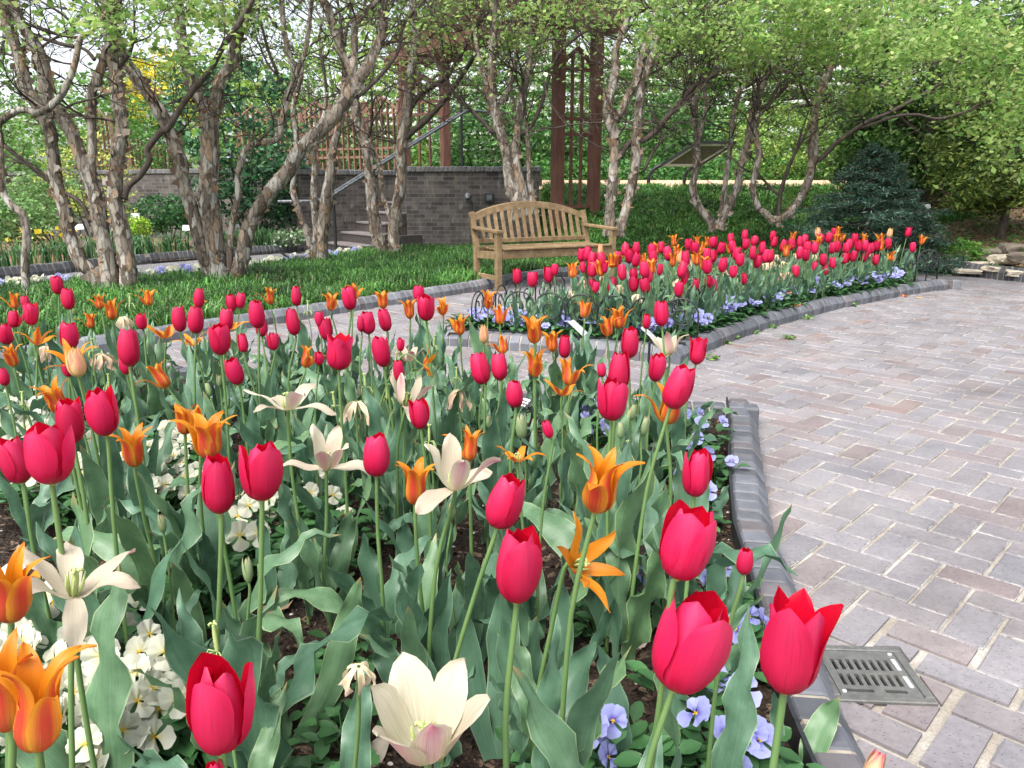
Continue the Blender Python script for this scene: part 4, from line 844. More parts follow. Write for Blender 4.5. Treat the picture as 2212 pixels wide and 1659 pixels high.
birch('birch with two stems splaying in a vee behind the red tulips', gG, 11.2, [
    [(1545, 495, 34), (1532, 475, 20), (1508, 445, 17), (1496, 410, 16), (1505, 360, 15), (1508, 345, 15), (1506, 302, 14), (1500, 252, 14), (1495, 202, 14), (1490, 151, 12), (1493, 88, 10), (1490, 20, 9)],
    [(1550, 495, 32), (1558, 478, 20), (1574, 448, 18), (1594, 397, 17), (1600, 360, 16), (1616, 302, 16), (1627, 239, 15), (1644, 189, 14), (1664, 150, 12), (1675, 110, 10), (1690, 60, 8)],
    [(1556, 480, 14), (1561, 440, 12), (1566, 400, 12), (1576, 328, 11), (1584, 252, 10), (1599, 189, 8)], [(1510, 300, 10), (1518, 265, 9), (1526, 227, 8), (1518, 180, 7)]],
    dark=[[(1625, 245, 9), (1660, 225, 9), (1690, 195, 8), (1720, 170, 7), (1760, 140, 6)], [(1610, 190, 6), (1650, 165, 5), (1700, 155, 5), (1800, 145, 4)]],
    leaves=1700, seed=23, ntw=9, twl=1.2, extra=boughs([(1560, 140, 10.2, .7, .6, .16, 260), (1700, 130, 10, .8, .6, .2, 380), (1800, 60, 9.6, 1.1, .8, .4, 1100), (1650, 20, 9.8, 1., .7, .3, 800)], rb))
gH = Vector((3.75, 11.1, .55))
birch('birch with a low J shaped curved trunk and long limbs reaching right', gH, 10.8, [
    [(1672, 480, 18), (1655, 462, 15), (1639, 448, 14), (1627, 415, 13), (1629, 385, 13), (1638, 345, 13), (1640, 325, 12), (1632, 290, 11), (1640, 240, 9)],
    [(1668, 476, 16), (1682, 472, 17), (1705, 462, 18), (1722, 440, 18), (1738, 410, 18), (1752, 370, 19), (1757, 335, 22), (1758, 277, 18), (1763, 227, 18), (1776, 189, 18), (1791, 151, 16), (1808, 115, 13), (1831, 76, 11), (1850, 20, 9)],
    [(1682, 490, 14), (1681, 472, 14)]],
    dark=[[(1762, 348, 13), (1776, 340, 12), (1806, 310, 10), (1846, 280, 10), (1876, 262, 9), (1919, 244, 9), (1970, 217, 9), (2015, 191, 8), (2053, 164, 7), (2083, 121, 6), (2110, 70, 5)],
          [(1850, 278, 7), (1880, 270, 7), (1932, 252, 7), (1982, 248, 7), (2028, 257, 7), (2083, 242, 6), (2121, 224, 6), (2212, 204, 5)], [(1700, 235, 7), (1770, 222, 8), (1800, 218, 7), (1850, 205, 6), (1920, 180, 5)], [(1655, 240, 8), (1685, 180, 8), (1720, 140, 7), (1760, 115, 5)]],
    leaves=2000, seed=29, ntw=9, twl=1.25, extra=boughs([(1900, 110, 9.4, 1., .8, .3, 900), (2000, 60, 9.2, 1.1, .8, .4, 1200), (1930, 20, 9.2, 1.1, .8, .3, 900), (1810, 230, 10, .5, .4, .12, 220), (1890, 210, 9.6, .5, .4, .14, 260)], rb))
# leafy tree off the right edge, boughs hanging into the frame
gR = Vector((7.4, 8.6, .4)); tR = thing('maple_tree', 'lime green leafy tree whose boughs hang in from the right edge', 'tree', gR)
mb = MB(); Q = add_stem(mb, [(7.4, 8.6, .3, .14), (7.2, 8.5, 2., .11), (6.9, 8.5, 3.2, .08), (6.4, 8.4, 4.4, .05)]); Q2 = add_stem(mb, [(7.25, 8.5, 1.8, .06), (6.6, 8.4, 2.3, .04), (6.0, 8.3, 2.7, .022), (5.3, 8.2, 2.85, .01)]); Q3 = add_stem(mb, [(7.0, 8.5, 2.8, .05), (6.3, 8.1, 3.2, .03), (5.5, 7.9, 3.4, .012)])
mb.v = [tuple(Vector(v)-gR) for v in mb.v]; mb.build('trunk', M['darkbark'], tR, True)
crown(tR, np.concatenate(boughs([(2130, 60, 8.2, .9, .7, .45, 1020), (2200, 150, 8., .6, .6, .35, 748), (2150, 180, 8.2, .55, .5, .25, 476), (2060, 110, 8.4, .6, .5, .25, 476), (2190, 270, 8., .4, .5, .3, 442), (2120, 260, 8.3, .35, .4, .12, 149), (2205, 340, 8., .35, .4, .2, 285), (2230, 30, 8, .8, .6, .5, 612), (1990, 170, 8.6, .4, .4, .15, 176)], rb)), .058, LIME, 31)

# ================================================================ conifers, shrubs and background trees
def shrub(name, label, c, r, n, size, pal, seed, mat='sleaf', clumps=None, cs=.18, shell=.35, stems=5, cat='shrub', group=None, flowers=None, trunk=None, asp=.62, up=.35, z0=None, flat=1.):
    """leafy bush or tree: c centre of the foliage, r radii; short stems or a trunk to the ground"""
    zb = zt(c[0], c[1]) if z0 is None else z0; root = thing(name, label, cat, (c[0], c[1], zb), 0, group); r_ = np.random.default_rng(seed); rnd = random.Random(seed)
    pts = blob_pts(n, c, r, r_, shell, clumps or max(6, n//60), cs); pts = pts[pts[:, 2] > zb+.02]
    if flat != 1.:
        zz = np.round(pts[:, 2]/flat)*flat; pts[:, 2] = zz+(pts[:, 2]-zz)*.3
    crown(root, pts, size, pal, seed, 'crown' if trunk else 'foliage', mat, up, asp)
    m = MB()
    if trunk:
        P = [(0, 0, -.1, trunk), (.05*r[0], 0, (c[2]-zb)*.5, trunk*.8), (-.05*r[0], .03, c[2]-zb+r[2]*.5, trunk*.35)]; add_stem(m, P, 8, .1, 5, seed)
        for k in range(7):
            a = rnd.uniform(0, 6.28); h = rnd.uniform(.4, .95)*(c[2]-zb); add_stem(m, [(0, 0, h, trunk*.45), (math.cos(a)*r[0]*.45, math.sin(a)*r[1]*.45, h+r[2]*.35, trunk*.25), (math.cos(a)*r[0]*.8, math.sin(a)*r[1]*.8, h+r[2]*.6, trunk*.1)], 6, .1, 4)
        m.build('trunk', M['darkbark'], root, True)
    elif stems:
        for k in range(stems):
            a = rnd.uniform(0, 6.28); m.tube([(0, 0, -.05), (math.cos(a)*r[0]*.4, math.sin(a)*r[1]*.4, (c[2]-zb)*.8), (math.cos(a)*r[0]*.7, math.sin(a)*r[1]*.7, (c[2]-zb)+r[2]*.4)], [.018*max(r[0], .5), .012*max(r[0], .5), .004], 5)
        m.build('stems', M['darkbark'], root, True)
    if flowers:
        nf, fs, fp = flowers[:3]; q = blob_pts(nf, c, tuple(k*1.03 for k in r), r_, .75, max(5, nf//(flowers[3] if len(flowers) > 3 else 6)), cs*.6)
        if flat != 1.: zz = np.round(q[:, 2]/flat)*flat+.06; q[:, 2] = zz
        crown(root, q, fs, fp, seed+1, 'blossom', 'blossom', .9, .9)
    return root
def sh(px, py, Y): return tuple(atY(px, py, Y))
# blue spruce: tiers of drooping needle sprays
def spruce(label, px, py_base, Y, h, rad, pal, seed, n=9000, name='blue_spruce'):
    g = atY(px, py_base, Y); zb = zt(g.x, g.y); r_ = np.random.default_rng(seed); rnd = random.Random(seed); root = thing(name, label, 'conifer', (g.x, g.y, zb)); P = []; m = MB()
    m.tube([(0, 0, -.1), (0, 0, h*.95)], [.06, .01], 7)
    nb = 150
    for k in range(nb):
        t = rnd.random()**.85; z = h*(.06+.92*t); L = rad*(1-t**1.6)**.9*rnd.uniform(.5, 1.12)+.10; a = rnd.uniform(0, 6.28); d = np.array([math.cos(a), math.sin(a), rnd.uniform(-.1, .18)]); m.tube([(0, 0, z), tuple(np.array([0, 0, z])+d*L)], [.012, .003], 4, cap=False)
        kk = max(20, int(n/nb*(L/rad)*1.6)); s = r_.uniform(.25, 1, kk)[:, None]; sd = np.array([-d[1], d[0], 0]); w_ = (r_.normal(size=(kk, 1))*.16*L*(1.15-s)+r_.normal(size=(kk, 1))*.02); P.append(np.array([0, 0, z])+d*L*s+sd*w_+np.stack([np.zeros(kk), np.zeros(kk), r_.normal(0, .022, kk)-.05*L*(s[:, 0]**2)], 1))
    m.build('trunk', M['darkbark'], root, True); P = np.concatenate(P); q = leaf_quads(P, .055, r_, .1, .22); put(quads('crown', q, M['sleaf'], tints(len(q), None, r_, .25, pal)), 'crown', root); return root
SPR = [(.04, .092, .062), (.066, .132, .092), (.027, .065, .044), (.10, .175, .13)]
spruce('dense low blue green spruce behind the right end of the tulips', 1868, 528, 9.9, 1.68, 1.0, SPR, 41, 26000)
spruce('lower blue green spruce spreading right of the taller one', 1955, 530, 10.3, .95, .80, SPR, 42, 15000)
shrub('juniper', 'dark low juniper filling the ground left of the blue spruce', sh(1775, 505, 10.2), (.45, .4, .25), 2500, .05, [(.03, .07, .045), (.045, .095, .06)], 43, asp=.25, clumps=30, cs=.1, cat='conifer')
# dark evergreens at right
YEW = [(.045, .11, .026), (.08, .16, .04), (.12, .21, .05), (.06, .13, .036)]
shrub('evergreen_tree', 'tall dark evergreen left of the right edge above the mulch slope', sh(2010, 225, 13.0), (1.35, 1.2, 1.45), 17000, .12, YEW, 44, clumps=160, cs=.17, cat='conifer', trunk=.09, asp=.4)
shrub('evergreen_tree', 'dark olive evergreen at the right edge leaning over the stones', sh(2185, 330, 11.0), (1.0, 1.0, .86), 13000, .09, [(.09, .15, .03), (.14, .21, .045), (.20, .27, .06), (.06, .11, .03)], 45, clumps=150, cs=.14, cat='conifer', trunk=.06, asp=.4)
shrub('evergreen_tree', 'black green evergreen behind the blue spruce', sh(1930, 330, 14.2), (.95, .9, 1.2), 9000, .12, YEW, 46, clumps=110, cs=.15, cat='conifer', trunk=.07, asp=.4)
shrub('evergreen_tree', 'deep green evergreen filling the far right corner behind the others', sh(2190, 210, 15), (1.5, 1.2, 1.7), 13000, .13, YEW, 47, clumps=140, cs=.2, cat='conifer', trunk=.1, asp=.4)
shrub('fern_clump', 'bright green feathery clump growing among the edging stones', sh(2080, 543, 9.9), (.25, .2, .13), 1500, .05, [(.10, .25, .03), (.15, .33, .05), (.07, .18, .03)], 48, clumps=40, cs=.05, asp=.3, cat='plant', stems=3)
shrub('fern_clump', 'low green tuft by the scroll edging at the far tip of the bed', sh(2010, 553, 10.1), (.2, .2, .12), 800, .05, [(.08, .2, .03), (.12, .26, .05)], 49, clumps=25, cs=.05, asp=.3, cat='plant', stems=3)
# behind the tan path
shrub('deciduous_shrub', 'rounded pale green twiggy shrub behind the tan path', sh(1700, 320, 17.5), (1.35, 1.0, .95), 6500, .07, [(.20, .32, .06), (.26, .38, .08), (.14, .24, .05)], 50, clumps=170, cs=.14, stems=14)
shrub('deciduous_shrub', 'pale green twiggy shrub beside the spruce behind the tan path', sh(1830, 350, 17.0), (.9, .8, .8), 3200, .07, [(.18, .30, .06), (.24, .36, .08), (.12, .22, .05)], 51, clumps=100, cs=.14, stems=10)
WHT = [(.78, .80, .68), (.70, .74, .58), (.82, .83, .75)]
DOG = [('white flowering dogwood seen between arbor and wall', 1110, 230, 22, (1.9, 1.6, 1.5)), ('white flowering dogwood right behind the arbor lattice', 1240, 240, 24, (1.7, 1.5, 1.7)), ('white flowering dogwood with broad tiers right of the arbor', 1430, 190, 23, (1.9, 1.6, 1.2)), ('white flowering dogwood in the middle background behind the vee birch', 1620, 200, 22, (2.0, 1.6, 1.2)), ('white flowering dogwood highest at right behind the curved birch', 1790, 195, 21, (1.9, 1.5, 1.1)), ('white flowering dogwood above the lattice fence', 800, 285, 23.5, (1.6, 1.4, 1.1))]
for i, (lb, px, py, Y, r) in enumerate(DOG): shrub('dogwood_tree', lb, sh(px, py, Y), r, 4500, .11, MIDG+DEEP[1:3], 60+i, clumps=120, cs=.25, cat='tree', group='white flowering dogwoods in the background', flowers=(1150, .12, WHT, 9), trunk=.10, flat=.34)
DEEP2 = [(.05, .13, .035), (.07, .17, .045), (.10, .22, .06), (.04, .10, .03)]
GRN = [('dark green shrub under the dogwoods right of the wall end', 1180, 330, 19, (1.2, 1., .8)), ('dark green shrub behind the arbor lattice foot', 1270, 345, 19, (1., 1., .7)), ('broad dark green shrub behind the two tall birch stems', 1400, 300, 20, (1.5, 1.2, 1.1)), ('dark green shrub behind the information panel', 1500, 320, 20, (1.2, 1., .8)), ('dark green shrub behind the lattice fence', 740, 345, 19.5, (1.8, 1., .55)), ('dark green shrub at the right of the lattice fence behind the railing', 1030, 310, 19, (1.1, 1., .95))]
for i, (lb, px, py, Y, r) in enumerate(GRN): shrub('leafy_shrub', lb, sh(px, py, Y), r, 3400, .11, DEEP2+[(.12, .26, .07)], 70+i, clumps=90, cs=.2, group='dark shrubs behind the path', stems=6)
shrub('lilac_bush', 'dark leaved lilac bush with pale flowers behind the second birch', sh(520, 275, 13.2), (1.15, .9, 1.15), 4200, .10, [(.045, .14, .06), (.075, .20, .085), (.03, .09, .04), (.11, .26, .12)], 80, clumps=110, cs=.16, stems=9, flowers=(160, .07, [(.55, .5, .62), (.7, .68, .72)], 12))
shrub('lilac_bush', 'lower dark leafy bush against the left stair wall', sh(560, 420, 13.4), (.75, .6, .6), 2400, .09, [(.04, .12, .05), (.065, .17, .07), (.03, .085, .04)], 81, clumps=70, cs=.13, stems=7)
shrub('forsythia_bush', 'yellow flowering bush beside the red timber post', sh(365, 195, 19), (1.0, .8, .85), 1400, .09, [(.20, .30, .05), (.28, .36, .06)], 82, clumps=60, cs=.2, stems=9, flowers=(1300, .085, [(.75, .58, .04), (.8, .66, .08)], 14))
shrub('young_shrub', 'small yellow green leafing shrub between the first birch stems', sh(190, 385, 12.2), (.75, .6, .75), 1500, .05, [(.42, .48, .08), (.34, .42, .07), (.5, .54, .12)], 83, clumps=90, cs=.08, stems=10)
shrub('spirea_mound', 'dark green mounded shrub in front of the long stained wall', sh(355, 460, 13.2), (.52, .45, .30), 2200, .07, [(.05, .15, .05), (.08, .21, .07), (.035, .10, .035)], 84, clumps=60, cs=.09, stems=4)
shrub('lime_mound', 'lime green small mounded plant beside the first birch', sh(295, 490, 12.0), (.20, .2, .15), 900, .045, [(.24, .42, .03), (.30, .48, .05)], 85, clumps=30, cs=.05, stems=3, cat='plant')
shrub('low_shrub', 'pale grey green low plant before the left stair wall', sh(632, 512, 12.6), (.24, .2, .10), 700, .06, [(.18, .28, .14), (.10, .19, .08), (.3, .36, .25)], 86, clumps=24, cs=.06, stems=3, cat='plant')
LFT = [('feathery green bush at the left edge above the mulch', 60, 330, 15, (1.2, 1., .95), [(.10, .22, .05), (.15, .28, .07), (.07, .16, .04)]), ('pale green mound at the lower left edge', 30, 480, 12, (.6, .5, .3), [(.14, .27, .09), (.2, .33, .12)]), ('soft green bush left of the yellow green shrub', 105, 430, 13.5, (.7, .6, .4), [(.12, .24, .07), (.17, .29, .09)]), ('tall green bush between the first and second birch', 330, 300, 17, (.8, .7, .9), [(.11, .24, .05), (.07, .17, .04)])]
for i, (lb, px, py, Y, r, pal) in enumerate(LFT): shrub('garden_bush', lb, sh(px, py, Y), r, 2600, .07, pal, 90+i, clumps=80, cs=.14, stems=6, group='soft bushes in the left garden')
# far trees closing the view
FARP = [[(.17, .30, .06), (.24, .38, .08), (.12, .24, .05)], [(.22, .34, .07), (.30, .42, .09)], [(.10, .20, .05), (.14, .27, .06)]]
FT = [(-80, 210, 34, (3, 3, 3.), 0), (330, 215, 42, (3., 3, 2.2), 2), (520, 230, 38, (3., 3, 2.4), 1), (720, 200, 46, (3.4, 3, 3.), 0), (900, 120, 36, (3.8, 3, 4.2), 1), (1060, 60, 44, (4.5, 3, 5.5), 0), (1250, 110, 34, (4, 3, 4.2), 1), (1420, 40, 40, (5, 3, 5.), 2), (1580, 110, 33, (3.6, 3, 4.), 1), (1750, 60, 36, (4.2, 3, 4.5), 0), (1900, 120, 32, (3.6, 3, 4.5), 1), (2080, 60, 34, (4.5, 3, 5), 2), (2260, 130, 30, (3.6, 3, 5), 0), (1350, 240, 44, (6, 3, 3), 2), (1000, 250, 46, (6, 3, 3), 2), (600, 270, 46, (6, 3, 3), 0), (200, 290, 44, (5, 3, 2.6), 0), (1750, 260, 42, (6, 3, 3), 2), (1480, 170, 46, (5, 3, 4), 0), (2150, 200, 44, (6, 3, 5), 2)]
WHERE = ['at the far left edge', 'behind the first birch clump', 'behind the second birch', 'behind the leaning stem', 'behind the left arbor post', 'between the arbor posts', 'behind the lattice posts of the arbor', 'above the two tall birch stems', 'behind the vee birch', 'above the curved birch', 'above the blue spruce', 'above the dark evergreens', 'beyond the right edge', 'low on the horizon right of the arbor', 'low on the horizon behind the lattice fence', 'low on the horizon behind the lilac', 'low on the horizon at the left', 'low on the horizon behind the information panel', 'behind the dogwoods at centre right', 'behind the right evergreens']
for i, (px, py, Y, r, k) in enumerate(FT): shrub('background_tree', ['pale spring green', 'yellow green', 'darker green'][k]+' background tree '+WHERE[i], sh(px, py, Y), r, 3600, .24, FARP[k], 120+i, 'leaf', 120, .45, .2, 0, 'tree', 'tall trees closing the background', None, .16)

# low hedge and woodland mass that closes the horizon beyond the lawn
for i, (px, py, Y, r, k) in enumerate([(1300, 335, 29, (2.6, 1.5, 1.5), 1), (1560, 330, 30, (2.8, 1.5, 1.5), 0), (1820, 320, 29, (2.8, 1.5, 1.7), 2), (2080, 330, 29, (2.8, 1.5, 1.6), 1), (2300, 300, 28, (2.6, 1.5, 2), 0), (1060, 330, 30, (2.4, 1.5, 1.4), 2), (820, 335, 31, (2.6, 1.5, 1.2), 0), (560, 345, 31, (2.6, 1.5, 1.2), 1)]): shrub('background_bush', ['pale', 'bright', 'deep'][k]+' green rounded bush beyond the lawn '+['behind the arbor lattice', 'behind the information panel', 'behind the curved birch', 'behind the dark evergreens', 'at the right edge', 'right of the stair railing', 'behind the peaked lattice fence', 'behind the lilac'][i], sh(px, py, Y), r, 5200, .19, [[(.16, .28, .06), (.22, .35, .08)], [(.20, .34, .06), (.26, .40, .08)], [(.07, .16, .04), (.10, .2, .05)]][k], 160+i, 'leaf', 150, .32, .2, 6, 'shrub', 'bushes beyond the lawn')

rw = np.random.default_rng(91)
_P = np.concatenate([blob_pts(3200, (x, y, 2.2), (3.4, 2.4, 2.8), rw, .2, 90, .4) for x, y in ((-17, 21), (-22, 25), (-27, 20), (-20, 15), (-26, 12), (-14, 27), (19, 16), (16, 21), (20, 10))])
tag(put(quads('far_woodland', leaf_quads(_P, .22, rw), M['leaf'], tints(len(_P), None, rw, .22, FARP[2])), 'far_woodland'), kind='stuff')
# ================================================================ tulips
def lerp_tab(tab, t):
    for (a, va), (b, vb) in zip(tab, tab[1:]):
        if t <= b: return va+(vb-va)*((t-a)/(b-a) if b > a else 0)
    return tab[-1][1]
def petal_geo(mb, th, L, phis, wmax, wprof, r0, cup, rnd, rough=.0, nu=6, nt=12, off=0., bend=0., twist=0., lift=0.):
    r, z = r0, lift; pts = []; dt = 1/nt
    er, et = Vector((math.cos(th), math.sin(th), 0)), Vector((-math.sin(th), math.cos(th), 0)); ez = Vector((0, 0, 1)); vs = []; uv = []; ph = rnd.uniform(0, 6.28); ph2 = rnd.uniform(0, 6.28)
    for i in range(nt+1):
        t = i/nt; a = R(lerp_tab(phis, t)+off*S(t/.35)+bend*t*t)
        if i: r += math.sin(a)*L*dt; z += math.cos(a)*L*dt
        n = er*math.cos(a)-ez*math.sin(a); w_ = wmax*lerp_tab(wprof, t)*L; Rc = max(.05*L, cup*max(r, .12*L)); tw = twist*t
        for j in range(nu+1):
            v = -1+2*j/nu; g = min(1.35, w_/Rc)*v; side = (w_ if w_/Rc < 1.35 else Rc*1.35)*v if False else Rc*math.sin(g); inn = Rc*(1-math.cos(g))
            wob = rough*L*(math.sin(9*t+ph+3*v)*.5*abs(v)+math.sin(5*t+ph2)*.25*v)*t
            e2 = et*math.cos(tw)+n*math.sin(tw)
            # midrib crease
            vs.append(er*r+ez*z-n*(inn-wob)+e2*side+n*(.012*L*(1-abs(v))**3*t)); uv.append((.5+v/2, t))
    fs = [(i*(nu+1)+j, i*(nu+1)+j+1, (i+1)*(nu+1)+j+1, (i+1)*(nu+1)+j) for i in range(nt) for j in range(nu)]
    mb.add(vs, fs, None, uv)
W_RED = [(0, .5), (.15, .68), (.45, 1), (.68, .98), (.84, .78), (.93, .5), (.98, .22), (1, .04)]
W_RF = [(0, .5), (.15, .7), (.42, 1), (.65, .92), (.82, .64), (.93, .3), (1, .01)]
W_LILY = [(0, .6), (.25, .95), (.42, 1), (.6, .78), (.75, .55), (.88, .33), (.96, .14), (1, .01)]
W_CRM = [(0, .4), (.2, .7), (.5, 1), (.75, .88), (.9, .55), (.97, .25), (1, .02)]
KIND = {   # phis, petal length / flower height, wmax, wprof, cup, petal roughness, material
    'R': ([(0, 82), (.1, 64), (.22, 30), (.4, 5), (.65, -7), (.88, -15), (1, -13)], 1.13, .315, W_RED, 1.02, .025, 'red'),
    'RO': ([(0, 83), (.1, 67), (.23, 34), (.42, 9), (.68, -2), (1, -7)], 1.16, .32, W_RED, 1.15, .035, 'red'),
    'RF': ([(0, 82), (.1, 64), (.22, 30), (.4, 6), (.6, 0), (.8, 6), (1, 14)], 1.15, .29, W_RF, 1.05, .03, 'red'),
    'O': ([(0, 80), (.1, 60), (.22, 22), (.4, -7), (.55, -5), (.70, 14), (.85, 44), (1, 74)], 1.26, .205, W_LILY, 1.0, .03, 'orange'),
    'OS': ([(0, 80), (.15, 66), (.3, 48), (.5, 46), (.7, 60), (.85, 82), (1, 100)], 1.35, .20, W_LILY, 1.3, .05, 'orange'),
    'P': ([(0, 80), (.1, 60), (.25, 20), (.5, -4), (.8, -12), (1, -8)], 1.12, .235, W_LILY, 1.0, .02, 'peach'),
    'C': ([(0, 84), (.14, 60), (.32, 28), (.6, 20), (.8, 32), (1, 54)], 1.26, .25, W_CRM, 1.35, .09, 'cream'),
    'CU': ([(0, 80), (.14, 52), (.3, 26), (.55, 19), (.8, 22), (1, 34)], 1.16, .27, W_CRM, 1.1, .06, 'cream'),
    'CS': ([(0, 84), (.15, 66), (.35, 56), (.6, 66), (.8, 84), (1, 98)], 1.22, .20, W_CRM, 1.6, .10, 'cream'),
    'W': ([(0, 70), (.12, 110), (.3, 155), (.6, 172), (1, 176)], 1.05, .15, W_CRM, .8, .22, 'wilt'),
    'B': ([(0, 60), (.12, 34), (.3, 9), (.6, -3), (.85, -13), (1, -20)], 1.06, .235, W_LILY, .95, .0, 'budg'),
    'BR': ([(0, 60), (.12, 34), (.3, 9), (.6, -3), (.85, -13), (1, -20)], 1.06, .235, W_LILY, .95, .0, 'budr'),
}
PET = {}
def petals(kind, var):
    """six petal meshes of one flower form, unit flower height, base at the origin"""
    key = (kind, var)
    if key in PET: return PET[key]
    rnd = random.Random(var*17+len(kind)*5+ord(kind[0])); phis, L, wm, wp, cup, rough, mat = KIND[kind]; out = []
    for k in range(6):
        mb = MB(); inner = k % 2 == 0; th = k*math.pi/3+rnd.gauss(0, .07)+var*.5
        off = rnd.gauss(0, {'R': 3.2, 'RO': 5, 'RF': 4, 'O': 4, 'OS': 12, 'P': 2, 'C': 9, 'CS': 18, 'W': 14}.get(kind, 1))+(-2.5 if inner else 1.5)
        if kind == 'C' and (k in (0, 3) and rnd.random() < .55): off += 62
        if kind == 'CS' and k == 1: off += 35
        bend = rnd.gauss(0, {'R': 3, 'RO': 5, 'RF': 7, 'O': 14, 'OS': 18, 'C': 16, 'CS': 22, 'CU': 9, 'W': 10}.get(kind, 2))
        if kind == 'O' and rnd.random() < .16: off += 26
        petal_geo(mb, th, L*rnd.uniform(.94, 1.04)*(.99 if inner else 1), phis, wm*rnd.uniform(.95, 1.06)/L, wp, .045 if inner else .055, cup, rnd, rough, off=off, bend=bend, twist=rnd.gauss(0, {'C': .3, 'CS': .45, 'W': .9, 'OS': .25}.get(kind, .04)))
        out.append(mb)
    meshes = [m.mesh('petal', M[mat], True) for m in out]
    al = MB()
    for m in out: al.add(m.v, m.f, None, m.uv)
    PET[key] = (meshes, al.mesh('flower', M[mat], True)); return PET[key]
CORE = {}
def core(kind):
    """ovary, three lobed stigma, anthers (unit flower height)"""
    if kind in CORE: return CORE[kind]
    rnd = random.Random(3); mb = MB(); h = {'S': 1.0, 'C': .46}.get(kind, .42); r = .055 if kind != 'S' else .075
    mb.tube([(0, 0, -.03), (0, 0, .02), (0, 0, h*.15), (0, 0, h*.6), (0, 0, h*.88), (0, 0, h*.92)], [.05, .052, r*1.0, r*1.05, r*.8, r*.9], 10)
    for k in range(3):
        a = k*2.09; d = Vector((math.cos(a), math.sin(a), 0)); t = Vector((-math.sin(a), math.cos(a), 0)); P = [d*.01+Vector((0, 0, h*.92)), d*r*1.2+Vector((0, 0, h*.985)), d*r*1.9+Vector((0, 0, h*.95)), d*r*1.7+t*r*.5+Vector((0, 0, h*.89))]; mb.tube(P, [r*.55, r*.5, r*.42, r*.2], 6)
    if kind == 'S':
        for k in range(4):
            a = rnd.uniform(0, 6.28); d = Vector((math.cos(a), math.sin(a), 0)); mb.tube([d*.05, d*.28+Vector((0, 0, .05)), d*.42+Vector((0, 0, -.25)), d*.40+Vector((0, 0, -.55))], [.018, .016, .04, .01], 5, m if False else None)
    else:
        for k in range(6):
            a = k*1.047+.3; d = Vector((math.cos(a), math.sin(a), 0)); mb.tube([d*.06, d*.13+Vector((0, 0, h*.4)), d*.15+Vector((0, 0, h*.85))], [.012, .03, .01], 5)
    CORE[kind] = mb.mesh('pistil', M['pistil'], True); return CORE[kind]
def leaf_geo(mb, P, width, side0, rnd, nu=6, fold=.35, wave=.16, freq=None, clasp=.5):
    """strap leaf along spine P (Vectors); margins undulate"""
    n = len(P)-1; vs = []; uv = []; f1 = freq or rnd.uniform(2.2, 4.2); p1, p2 = rnd.uniform(0, 6.28), rnd.uniform(0, 6.28); side = Vector(side0)
    wp = [(0, clasp), (.12, clasp+.12), (.30, .92), (.45, 1), (.62, .9), (.78, .62), (.9, .34), (.97, .13), (1, .01)]
    for i, p in enumerate(P):
        t = i/n; tg = (P[min(i+1, n)]-P[max(i-1, 0)]).normalized(); side = (side-tg*side.dot(tg)).normalized(); nr = side.cross(tg); w_ = width/2*lerp_tab(wp, t); fo = fold*(1-.75*t)+.9*max(0, .16-t)*3
        for j in range(nu+1):
            v = -1+2*j/nu; env = S(t/.22)*S((1-t)/.12); wv = wave*width*env*abs(v)**2.2*math.sin(6.283*f1*t+(p1 if v < 0 else p2)); c = abs(v)*w_
            vs.append(p+side*(math.copysign(c*math.cos(fo*abs(v)), v))+nr*(c*math.sin(fo)+wv)); uv.append((.5+v/2, t))
    mb.add(vs, [(i*(nu+1)+j, i*(nu+1)+j+1, (i+1)*(nu+1)+j+1, (i+1)*(nu+1)+j) for i in range(n) for j in range(nu)], None, uv)
LEAF = []
def leaf_variants():
    rnd = random.Random(21)
    for k in range(16):
        a0 = R(rnd.uniform(3, 16)); a1 = R(rnd.uniform(10, 48)) if k % 5 else R(rnd.uniform(75, 130)); p = Vector((0, 0, 0)); P = [p.copy()]; n = 16; sw = rnd.gauss(0, .25)
        for i in range(n):
            t = (i+1)/n; a = a0+(a1-a0)*t**1.7; p = p+Vector((math.sin(a)/n, sw*t/n, math.cos(a)/n)); P.append(p.copy())
        mb = MB(); leaf_geo(mb, P, rnd.uniform(.12, .185), (0, 1, 0), rnd, wave=rnd.uniform(.14, .34)); LEAF.append(mb.mesh('leaf', M['tleaf'], True))
leaf_variants()
def add_leaf(root, rnd, L, az=None, z=0., r=.008, kmax=16):
    o = put(rnd.choice(LEAF), 'leaf', root); az = rnd.uniform(0, 6.28) if az is None else az; o.location = (math.cos(az)*r, math.sin(az)*r, z); o.rotation_euler = (rnd.gauss(0, .07), rnd.gauss(.02, .09), az); o.scale = (L, L*rnd.uniform(.85, 1.2), L); return o
ALL = []   # every tulip for the labels: [root, colour words, px, py, label or None, bed]
